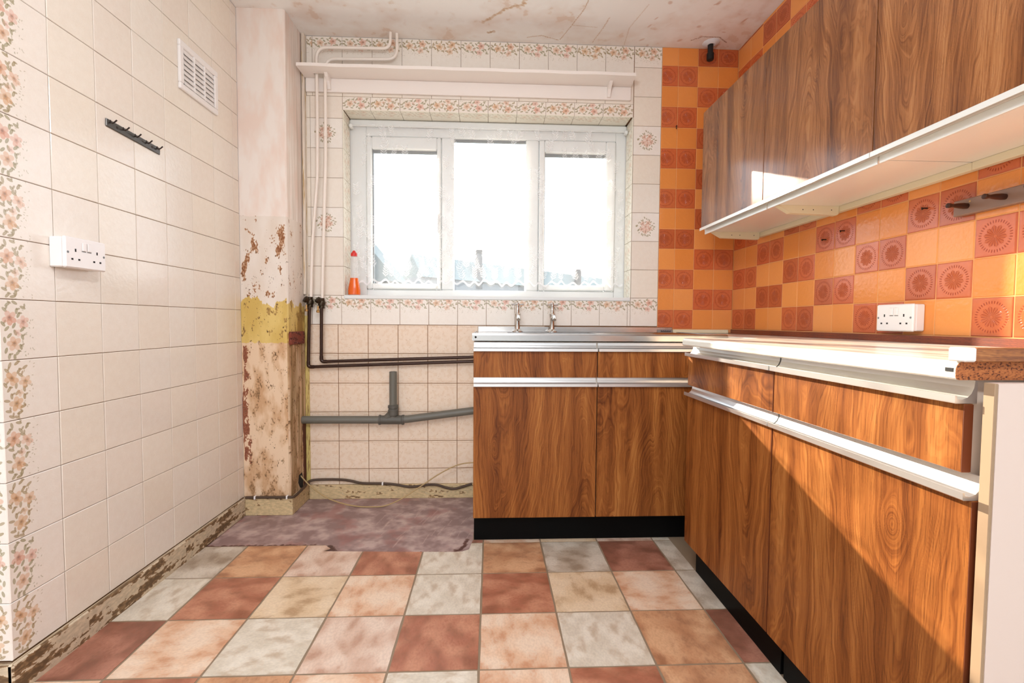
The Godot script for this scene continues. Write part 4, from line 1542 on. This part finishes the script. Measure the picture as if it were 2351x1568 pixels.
func fittings() -> void:
	socket("white double wall socket on a surface box among the cream tiles", Vector3(XL, 1.138, 1.125), Vector3.RIGHT, 0.045)
	socket("white double wall socket on a surface box among the orange tiles", Vector3(XR, 0.9745, 1.0915), Vector3.LEFT, 0.04)
	# vent
	var t := thing("vent_grille", "white louvred vent grille in the cream tile wall", "vent", Vector3(XL, 1.845, 0.508))
	var o := t.position
	var fr := MB.new(o)
	var zc := [0.382, 0.635]
	var yc := [1.845, 2.032]
	fr.box(Vector3(XL - 0.001, yc[0], zc[0]), Vector3(XL + 0.011, yc[0] + 0.024, zc[1]), 0.003)
	fr.box(Vector3(XL - 0.001, yc[1] - 0.024, zc[0]), Vector3(XL + 0.011, yc[1], zc[1]), 0.003)
	fr.box(Vector3(XL - 0.001, yc[0] + 0.024, zc[0]), Vector3(XL + 0.011, yc[1] - 0.024, zc[0] + 0.024), 0.003)
	fr.box(Vector3(XL - 0.001, yc[0] + 0.024, zc[1] - 0.024), Vector3(XL + 0.011, yc[1] - 0.024, zc[1]), 0.003)
	for k in [1, 2]:
		var z: float = lerpf(zc[0] + 0.024, zc[1] - 0.024, k / 3.0)
		fr.box(Vector3(XL - 0.001, yc[0] + 0.024, z - 0.004), Vector3(XL + 0.01, yc[1] - 0.024, z + 0.004), 0.001)
	part(t, "frame", fr, M.plastic)
	var bk := MB.new(o)
	bk.box(Vector3(XL + 0.0002, yc[0] + 0.02, zc[0] + 0.02), Vector3(XL + 0.001, yc[1] - 0.02, zc[1] - 0.02))
	part(t, "backing", bk, M.vent_back)
	for c in 3:
		for k in 7:
			var s := MB.new(o)
			var z0: float = lerpf(zc[0] + 0.024, zc[1] - 0.024, c / 3.0) + 0.004
			var z1: float = lerpf(zc[0] + 0.024, zc[1] - 0.024, (c + 1) / 3.0) - 0.004
			var y: float = yc[0] + 0.026 + k * 0.0195
			s.prism(PackedVector2Array([Vector2(0.0012, 0.019), Vector2(0.0085, -0.001), Vector2(0.0105, 0.0), Vector2(0.003, 0.0205)]), Vector3(XL, y, z0), Vector3.RIGHT, Vector3.UP, Vector3(0, 0, z1 - z0))
			part(t, "slat", s, M.plastic)
	# key hooks
	var h := thing("hook_rail", "dark grey metal rail with five small hooks on the cream tiles", "hook rail", Vector3(XL, 1.566, 0.868))
	h.rotation.x = -0.03
	var hb := MB.new()
	hb.box(Vector3(0.0, -0.0125, -0.12), Vector3(0.0045, 0.0125, 0.12), 0.0015)
	part(h, "rail", hb, M.hook_steel)
	for k in 5:
		var z := 0.104 - k * 0.052
		var k2 := MB.new()
		k2.tube([Vector3(0.0035, 0.012, z), Vector3(0.006, 0.004, z), Vector3(0.011, 0.002, z), Vector3(0.018, 0.007, z), Vector3(0.024, 0.0125, z)], 0.0022, 8)
		part(h, "hook", k2, M.hook_dark)
	for z in [0.078, -0.078]:
		var k3 := MB.new()
		k3.lathe([Vector2(0.0042, 0), Vector2(0.0032, 0.0014), Vector2(0, 0.0016)], Transform3D(Basis(Vector3.FORWARD, PI / 2), Vector3(0.0045, 0.0, z)), 10)
		part(h, "screw", k3, M.hook_dark)
	# peg rail
	var p := thing("peg_rail", "brown wooden rail with turned dark pegs on the orange tiles", "peg rail", Vector3(XR, 1.278, 1.45))
	var pb := MB.new(p.position)
	pb.box(Vector3(1.303, 1.257, 1.252), Vector3(XR - 0.0005, 1.3, 1.66), 0.002)
	part(p, "board", pb, M.rail)
	for k in 4:
		var z := 1.291 + k * 0.0955
		var g := MB.new(p.position)
		g.lathe([Vector2(0.0, 0.0), Vector2(0.0075, 0.0), Vector2(0.0082, 0.012), Vector2(0.0068, 0.028), Vector2(0.0048, 0.04), Vector2(0.0048, 0.044), Vector2(0.0068, 0.05), Vector2(0.0066, 0.056), Vector2(0.0, 0.059)], Transform3D(Basis(Vector3.BACK, PI / 2), Vector3(1.3035, 1.2795, z)), 14)
		part(p, "peg", g, M.peg)
	var sw := MB.new(p.position)
	sw.lathe([Vector2(0.003, 0), Vector2(0, 0.001)], Transform3D(Basis(Vector3.BACK, PI / 2), Vector3(1.303, 1.2905, 1.298)), 8)
	part(p, "screw", sw, M.brass)
	# cup hooks screwed into the daisies
	for q in HOOKS:
		var cw := thing("screw_hook", {"lower": "small dark screw hook in a daisy tile under the second cabinet bearer", "upper": "small dark screw hook in the daisy tile next beyond the bearer", "third": "small dark screw hook in the daisy tile beside the peg rail"}[q[2]], "hook", Vector3(XR, q[1], q[0]), "screw hooks in the orange tiles")
		var cb := MB.new()
		cb.tube([Vector3(0, 0, 0), Vector3(-0.012, 0, 0), Vector3(-0.017, -0.004, 0.001), Vector3(-0.019, 0.002, 0.002)], 0.0022, 8)
		part(cw, "hook", cb, M.hook_dark)
	# nail and stub near the ceiling
	var nl := thing("wall_nail", "single dark bent nail sticking out of an orange tile joint", "nail", Vector3(0.99, 2.008, 0))
	var nb := MB.new()
	nb.tube([Vector3(0, 0.003, -0.002), Vector3(-0.001, 0.001, 0.012), Vector3(-0.006, -0.018, 0.02)], 0.0028, 8)
	part(nl, "shank", nb, M.peg)
	var st := thing("pipe_stub", "short black capped pipe stub poking from the ceiling corner", "pipe", Vector3(1.145, 2.34, 0.05))
	var sb := MB.new(st.position)
	sb.lathe([Vector2(0, 2.335), Vector2(0.016, 2.336), Vector2(0.018, 2.342), Vector2(0.018, 2.37), Vector2(0.014, 2.372), Vector2(0.0135, CEIL)], Transform3D(Basis.IDENTITY, Vector3(1.145, 0, 0.05)), 14)
	part(st, "stub", sb, M.dark_slot)
	var pb2 := MB.new(st.position)
	pb2.lathe([Vector2(0.045, CEIL), Vector2(0.036, CEIL - 0.007), Vector2(0.02, CEIL - 0.012), Vector2(0.012, CEIL - 0.009)], Transform3D(Basis.IDENTITY, Vector3(1.147, 0, 0.052)), 11)
	part(st, "plaster_collar", pb2, M.plaster, "rough plaster lump round the pipe")
	# shelf over the window
	var s := thing("window_shelf", "long white painted shelf on a batten above the window", "shelf", Vector3(-0.11, 2.135, 0.06))
	var so := s.position
	var bd := MB.new(so)
	var prof := PackedVector2Array()
	var n := 60
	var xa := -0.9635
	var xb := 0.728
	for k in n + 1:
		prof.append(Vector2(lerpf(xa, xb, float(k) / n), 0.1285 + 0.0018 * sin(k * 0.62)))
	prof.append(Vector2(0.738, 0.0005))
	for q in [[-0.842, 0.0005], [-0.842, 0.058], [-0.905, 0.058], [-0.905, 0.0005], [-0.9655, 0.0005]]:
		prof.append(Vector2(q[0], q[1]))
	bd.prism(prof, Vector3(0, 2.2035, 0), Vector3.RIGHT, Vector3.BACK, Vector3(0, 0.0155, 0))
	part(s, "board", bd, M.white_paint)
	var ba := MB.new(so)
	ba.box(Vector3(-0.962, 2.1345, 0.0005), Vector3(0.7375, 2.2033, 0.0145), 0.002)
	part(s, "batten", ba, M.white_paint)
	for x in [-0.84, 0.616]:
		var br := MB.new(so)
		var pp := PackedVector2Array([Vector2(0.0147, 2.2033), Vector2(0.075, 2.2033), Vector2(0.06, 2.19), Vector2(0.04, 2.178), Vector2(0.028, 2.16), Vector2(0.0245, 2.144), Vector2(0.0147, 2.142)])
		br.prism(pp, Vector3(x - 0.008, 0, 0), Vector3.BACK, Vector3.UP, Vector3(0.016, 0, 0))
		part(s, "bracket", br, M.white_paint)


func fillet(pts: Array, r: float) -> Array:
	var out := [pts[0]]
	for i in range(1, pts.size() - 1):
		var p: Vector3 = pts[i]
		var a: Vector3 = (pts[i - 1] - p)
		var b: Vector3 = (pts[i + 1] - p)
		var q := minf(r, minf(a.length(), b.length()) * 0.48)
		var p0 := p + a.normalized() * q
		var p1 := p + b.normalized() * q
		for k in 7:
			var t := k / 6.0
			out.append(p0.lerp(p, t).lerp(p.lerp(p1, t), t))
	out.append(pts[-1])
	return out


func pipes() -> void:
	var lab := ["cream painted heating pipe nearer the pillar, with the upper bend under the ceiling", "cream painted heating pipe nearer the window, with a soldered joint and the lower bend"]
	var runs := [
		[Vector3(-0.94, 1.068, 0.03), Vector3(-0.931, 1.34, 0.03), Vector3(-0.9, 1.7, 0.03), Vector3(-0.896, 2.0, 0.035), Vector3(-0.892, 2.337, 0.05), Vector3(-0.522, 2.342, 0.05), Vector3(-0.5195, CEIL, 0.05)],
		[Vector3(-0.883, 1.062, 0.03), Vector3(-0.872, 1.4, 0.03), Vector3(-0.858, 1.8, 0.03), Vector3(-0.856, 2.0, 0.032), Vector3(-0.852, 2.285, 0.042), Vector3(-0.488, 2.293, 0.042), Vector3(-0.4895, CEIL, 0.042)],
	]
	for i in 2:
		var t := thing("heating_pipe", lab[i], "pipe", runs[i][0], "painted heating pipes")
		var b := MB.new(t.position)
		b.tube(fillet(runs[i], 0.055), 0.0078, 12)
		part(t, "tube", b, M.pipe_paint)
		var j := MB.new(t.position)
		var y: float = [1.925, 1.9][i]
		var x: float = [-0.897, -0.857][i]
		j.tube([Vector3(x, y, 0.0325), Vector3(x - 0.0005, y + 0.028, 0.0328)], 0.0093, 12)
		part(t, "coupling", j, M.pipe_paint)
	var clab := ["dark copper pipe dropping lowest beside the pillar, then running to the sink unit", "dark copper pipe running just above the other to the sink unit"]
	var cr := [
		[Vector3(-0.949, 1.03, 0.03), Vector3(-0.958, 0.709, 0.03), Vector3(-0.0735, 0.7418, 0.03)],
		[Vector3(-0.887, 1.02, 0.03), Vector3(-0.8905, 0.7375, 0.03), Vector3(-0.0735, 0.7649, 0.03)],
	]
	for i in 2:
		var t := thing("copper_pipe", clab[i], "pipe", cr[i][0], "dark copper pipes")
		var b := MB.new(t.position)
		b.tube(fillet(cr[i], 0.022), 0.008, 12)
		part(t, "tube", b, M.copper)
		var k := MB.new(t.position)
		k.tube(fillet([cr[i][1] + Vector3(0.0005, 0.03, 0), cr[i][1], cr[i][1] + Vector3(0.03, 0.001, 0)], 0.018), 0.0092, 12)
		part(t, "elbow", k, M.copper)
	for i in 2:
		var at: Vector3 = [Vector3(-0.945, 1.05, 0.03), Vector3(-0.886, 1.044, 0.03)][i]
		var t := thing("stop_valve", ["dark brass stop valve tight against the pillar", "dark brass stop valve nearer the window"][i], "valve", at, "stop valves")
		var b := MB.new(at)
		var up := Transform3D(Basis.IDENTITY, at)
		b.lathe([Vector2(0.0, -0.028), Vector2(0.0145, -0.028), Vector2(0.0145, -0.014), Vector2(0.018, -0.012), Vector2(0.0195, 0.0), Vector2(0.017, 0.011), Vector2(0.0145, 0.013), Vector2(0.0145, 0.026), Vector2(0.0, 0.024)], up, 6)
		part(t, "body", b, M.brass_dark)
		var g := MB.new(at)
		var dir := Basis(Vector3.BACK, 0.9 if i == 0 else 0.7) * Basis(Vector3.RIGHT, 0.7)
		g.lathe([Vector2(0.0, 0.0), Vector2(0.0135, 0.006), Vector2(0.0135, 0.018), Vector2(0.0175, 0.02), Vector2(0.0175, 0.032), Vector2(0.007, 0.034), Vector2(0.0, 0.035)], Transform3D(dir, at), 8)
		part(t, "gland", g, M.brass_dark)
		var d := MB.new(at)
		d.lathe([Vector2(0.0, -0.05), Vector2(0.007, -0.05), Vector2(0.0085, -0.046), Vector2(0.0085, -0.04), Vector2(0.005, -0.036), Vector2(0.005, -0.016), Vector2(0.0, -0.016)], Transform3D(Basis.IDENTITY, at + Vector3(-0.013, 0.0, 0.016)), 12)
		part(t, "drain_nipple", d, M.brass, "bright brass drain nipple")
	# waste pipe
	var w := thing("waste_pipe", "grey plastic waste pipe with an open upright branch on the stained tiles", "pipe", Vector3(-0.515, 0.43, 0.04))
	var o := w.position
	var p1 := MB.new(o)
	p1.tube([Vector3(-0.99, 0.4325, 0.045), Vector3(-0.5, 0.4305, 0.04)], 0.0202, 18)
	part(w, "run", p1, M.grey_pipe)
	var p2 := MB.new(o)
	p2.tube([Vector3(-0.5, 0.4305, 0.04), Vector3(-0.44, 0.434, 0.04), Vector3(-0.0745, 0.4808, 0.04)], 0.0202, 18)
	part(w, "run", p2, M.grey_pipe)
	var p3 := MB.new(o)
	p3.tube([Vector3(-0.5155, 0.4305, 0.04), Vector3(-0.5155, 0.686, 0.04)], 0.0198, 18, false)
	p3.tube([Vector3(-0.5155, 0.686, 0.04), Vector3(-0.5155, 0.6, 0.04)], 0.0182, 18, false)
	p3.lathe([Vector2(0.0198, 0.686), Vector2(0.0182, 0.6862)], Transform3D(Basis.IDENTITY, Vector3(-0.5155, 0, 0.04)), 18)
	part(w, "upright", p3, M.grey_pipe)
	var dk := MB.new(o)
	dk.lathe([Vector2(0.018, 0.61), Vector2(0.0, 0.611)], Transform3D(Basis.IDENTITY, Vector3(-0.5155, 0, 0.04)), 14)
	part(w, "pipe_bore", dk, M.dark_slot)
	var te := MB.new(o)
	te.lathe([Vector2(0.0, 0.0), Vector2(0.0262, 0.0), Vector2(0.0272, 0.004), Vector2(0.0262, 0.009), Vector2(0.0235, 0.012), Vector2(0.0235, 0.118), Vector2(0.0262, 0.121), Vector2(0.0272, 0.126), Vector2(0.0262, 0.131), Vector2(0.0, 0.131)], Transform3D(Basis(Vector3.FORWARD, PI / 2), Vector3(-0.59, 0.4303, 0.04)), 20)
	te.tube([Vector3(-0.552, 0.435, 0.04), Vector3(-0.5155, 0.47, 0.04)], 0.021, 16)
	part(w, "tee", te, M.grey_dark)
	var co := MB.new(o)
	co.lathe([Vector2(0.021, 0.452), Vector2(0.0262, 0.456), Vector2(0.0268, 0.484), Vector2(0.0235, 0.488), Vector2(0.0235, 0.492), Vector2(0.0275, 0.494), Vector2(0.0275, 0.507), Vector2(0.0205, 0.511)], Transform3D(Basis.IDENTITY, Vector3(-0.5155, 0, 0.04)), 20)
	part(w, "compression_nut", co, M.grey_dark)
	# cables
	var c := thing("power_cable", "dark brown cable clipped along the top of the baseboard round the pillar", "cable", Vector3(-0.6, 0.08, 0.02))
	var path := [Vector3(-1.19, 0.0895, 0.227), Vector3(-1.1598, 0.0895, 0.226), Vector3(-1.05, 0.0895, 0.226), Vector3(-0.985, 0.0895, 0.227), Vector3(-0.962, 0.0895, 0.215), Vector3(-0.962, 0.09, 0.12), Vector3(-0.963, 0.098, 0.045), Vector3(-0.945, 0.1029, 0.021), Vector3(-0.8809, 0.1035, 0.012), Vector3(-0.7978, 0.1015, 0.012), Vector3(-0.7452, 0.095, 0.014), Vector3(-0.6837, 0.083, 0.018), Vector3(-0.5735, 0.0815, 0.02), Vector3(-0.5071, 0.0757, 0.022), Vector3(-0.4407, 0.0638, 0.022), Vector3(-0.3918, 0.0656, 0.022), Vector3(-0.3294, 0.0741, 0.022), Vector3(-0.2848, 0.0715, 0.022), Vector3(-0.2401, 0.0574, 0.022), Vector3(-0.1954, 0.0501, 0.022), Vector3(-0.1506, 0.0611, 0.022), Vector3(-0.1, 0.0767, 0.022)]
	var cb := MB.new(c.position)
	cb.tube(smooth(path), 0.0068, 8)
	part(c, "sheath", cb, M.cable)
	for q in [Vector3(-0.577, 0.0815, 0.02), Vector3(-1.145, 0.0895, 0.226), Vector3(-0.992, 0.0895, 0.226)]:
		var kb := MB.new(c.position)
		kb.box(q + Vector3(-0.004, -0.0085, -0.0085), q + Vector3(0.004, 0.0085, 0.009), 0.002)
		part(c, "clip", kb, M.plastic, "white cable clip")
	var d := thing("loose_flex", "thin beige flex drooping to the screed from the pillar hole to the sink unit", "cable", Vector3(-0.5, 0.0, 0.1))
	var pts := [Vector3(-0.985, 0.148, 0.08), Vector3(-0.965, 0.128, 0.085), Vector3(-0.93, 0.095, 0.09), Vector3(-0.85, 0.04, 0.1), Vector3(-0.76, 0.012, 0.115), Vector3(-0.68, 0.001, 0.128), Vector3(-0.6, 0.0005, 0.135), Vector3(-0.54, 0.004, 0.13), Vector3(-0.46, 0.033, 0.115), Vector3(-0.36, 0.092, 0.09), Vector3(-0.28, 0.143, 0.075), Vector3(-0.2, 0.183, 0.065), Vector3(-0.14, 0.2, 0.06), Vector3(-0.0738, 0.2045, 0.06)]
	var db := MB.new(d.position)
	db.tube(smooth(pts), 0.0033, 8)
	part(d, "sheath", db, M.cable_beige)


func smooth(p: Array) -> Array:
	var out := []
	for i in p.size() - 1:
		var a: Vector3 = p[maxi(i - 1, 0)]
		var b: Vector3 = p[i]
		var c: Vector3 = p[i + 1]
		var d: Vector3 = p[mini(i + 2, p.size() - 1)]
		for k in 4:
			var t := k / 4.0
			out.append(0.5 * ((2.0 * b) + (c - a) * t + (2.0 * a - 5.0 * b + 4.0 * c - d) * t * t + (3.0 * b - a - 3.0 * c + d) * t * t * t))
	out.append(p[-1])
	return out


func bottle() -> void:
	var at := Vector3(-0.7345, SILL + 0.0027, -0.031)
	var t := thing("soap_bottle", "clear plastic bottle with a red cap and orange liquid on the window board", "bottle", at)
	var xf := Transform3D(Basis.IDENTITY.scaled(Vector3(1, 1, 0.8)), at)
	var s := MB.new(at)
	s.lathe([Vector2(0.0, 0.0), Vector2(0.029, 0.0005), Vector2(0.0315, 0.004), Vector2(0.0315, 0.026), Vector2(0.028, 0.05), Vector2(0.0225, 0.075), Vector2(0.0205, 0.1), Vector2(0.021, 0.13), Vector2(0.0215, 0.165), Vector2(0.0185, 0.192), Vector2(0.0155, 0.204), Vector2(0.0155, 0.209)], xf, 22)
	part(t, "body", s, M.bottle)
	var l := MB.new(at)
	l.lathe([Vector2(0.0, 0.002), Vector2(0.0293, 0.002), Vector2(0.0319, 0.005), Vector2(0.0319, 0.026), Vector2(0.0284, 0.05), Vector2(0.0229, 0.075), Vector2(0.0212, 0.092), Vector2(0.0, 0.092)], xf, 22)
	part(t, "liquid", l, M.liquid, "orange washing-up liquid")
	var c := MB.new(at)
	c.lathe([Vector2(0.0, 0.2085), Vector2(0.0168, 0.2085), Vector2(0.0168, 0.223), Vector2(0.0115, 0.228), Vector2(0.006, 0.238), Vector2(0.0, 0.2395)], Transform3D(Basis.IDENTITY, at), 20)
	part(t, "cap", c, M.red_cap)


func added_fill_lamps() -> void:
	# fill lights added out of view: kitchen pendant and dining-end flush panel
	var p := thing("added_pendant_lamp", "added white glass globe pendant giving fill light over the kitchen floor", "light", PENDANT)
	var c := MB.new()
	c.tube([Vector3(0, 0.1, 0), Vector3(0, CEIL - PENDANT.y, 0)], 0.004, 8)
	part(p, "cord", c, M.upvc)
	var h := MB.new()
	h.lathe([Vector2(0.0, 0.14), Vector2(0.02, 0.138), Vector2(0.026, 0.09), Vector2(0.0, 0.088)], Transform3D.IDENTITY, 16)
	part(p, "holder", h, M.upvc)
	var rose := MB.new()
	rose.lathe([Vector2(0.045, CEIL - PENDANT.y), Vector2(0.04, CEIL - PENDANT.y - 0.02), Vector2(0.0, CEIL - PENDANT.y - 0.026)], Transform3D.IDENTITY, 16)
	part(p, "ceiling_rose", rose, M.upvc)
	var g := MB.new()
	var prof := []
	for k in 13:
		var a := -PI / 2 + PI * k / 12.0
		prof.append(Vector2(maxf(0.0, cos(a)) * 0.095, sin(a) * 0.095))
	g.lathe(prof, Transform3D.IDENTITY, 24)
	part(p, "globe", g, M.glow)
	var o := OmniLight3D.new()
	o.name = "bulb_light"
	o.light_energy = BULB
	o.light_color = LAMP_COLOR
	o.light_size = 0.09
	o.omni_range = 12.0
	o.omni_attenuation = 2.0
	o.shadow_enabled = true
	p.add_child(o)
	var t := thing("added_ceiling_light", "added white flush ceiling panel giving fill light over the dining end", "light", Vector3(-0.6, CEIL - 0.045, 3.5))
	var b := MB.new()
	b.box(Vector3(-0.62, 0.0, -0.17), Vector3(0.62, 0.045, 0.17), 0.006)
	part(t, "housing", b, M.lamp_body)
	var d := MB.new()
	d.box(Vector3(-0.59, -0.006, -0.14), Vector3(0.59, 0.001, 0.14), 0.002)
	part(t, "diffuser", d, M.glow)
	var ar := AreaLight3D.new()
	ar.name = "panel_light"
	ar.area_size = Vector2(1.18, 0.28)
	ar.light_energy = LAMP
	ar.light_color = LAMP_COLOR
	ar.shadow_enabled = true
	ar.area_range = 12.0
	ar.rotation.x = -PI / 2
	ar.position = Vector3(0, -0.012, 0)
	t.add_child(ar)


const PENDANT := Vector3(-0.05, 1.9, 1.8)
const LAMP := 6.0
const BULB := 0.65
const LAMP_COLOR := Color(0.96, 0.975, 1.0)
const SUN := 6.0
const SKY := 1.82


func _ready() -> void:
	rng.seed = 7
	var cam := Camera3D.new()
	cam.name = "camera"
	cam.fov = 2.0 * rad_to_deg(atan(784.0 / 1082.1))
	cam.position = Vector3(0, 0.954, 2.5426)
	cam.rotation = Vector3(-0.0421, -0.0445, 0.0067)
	cam.near = 0.02
	add_child(cam)
	var we := WorldEnvironment.new()
	we.name = "world"
	var env := Environment.new()
	env.tonemap_mode = Environment.TONE_MAPPER_LINEAR
	env.tonemap_exposure = 0.98
	env.sdfgi_enabled = true
	env.ssao_enabled = true
	env.ssil_enabled = true
	env.background_mode = Environment.BG_SKY
	var sm := ProceduralSkyMaterial.new()
	sm.sky_top_color = Color(0.86, 0.93, 1.0)
	sm.sky_horizon_color = Color(1.0, 1.0, 1.0)
	sm.ground_horizon_color = Color(0.8, 0.8, 0.78)
	sm.ground_bottom_color = Color(0.5, 0.5, 0.48)
	sm.sky_energy_multiplier = SKY
	sm.ground_energy_multiplier = 1.0
	var sky := Sky.new()
	sky.sky_material = sm
	env.sky = sky
	we.environment = env
	add_child(we)
	var sun := DirectionalLight3D.new()
	sun.name = "sun"
	var dir := Vector3(1.0, -0.855, 2.2).normalized()
	add_child(sun)
	sun.look_at_from_position(Vector3.ZERO, dir, Vector3.UP)
	sun.light_energy = SUN
	sun.light_color = Color(1.0, 0.95, 0.87)
	sun.light_angular_distance = 0.53
	sun.shadow_enabled = true
	sun.sky_mode = DirectionalLight3D.SKY_MODE_LIGHT_ONLY
	make_materials()
	shell()
	wall_back()
	wall_left()
	wall_return()
	wall_right()
	pillar()
	window()
	outside()
	added_fill_lamps()
	base_units()
	sink()
	wall_units()
	fittings()
	pipes()
	bottle()
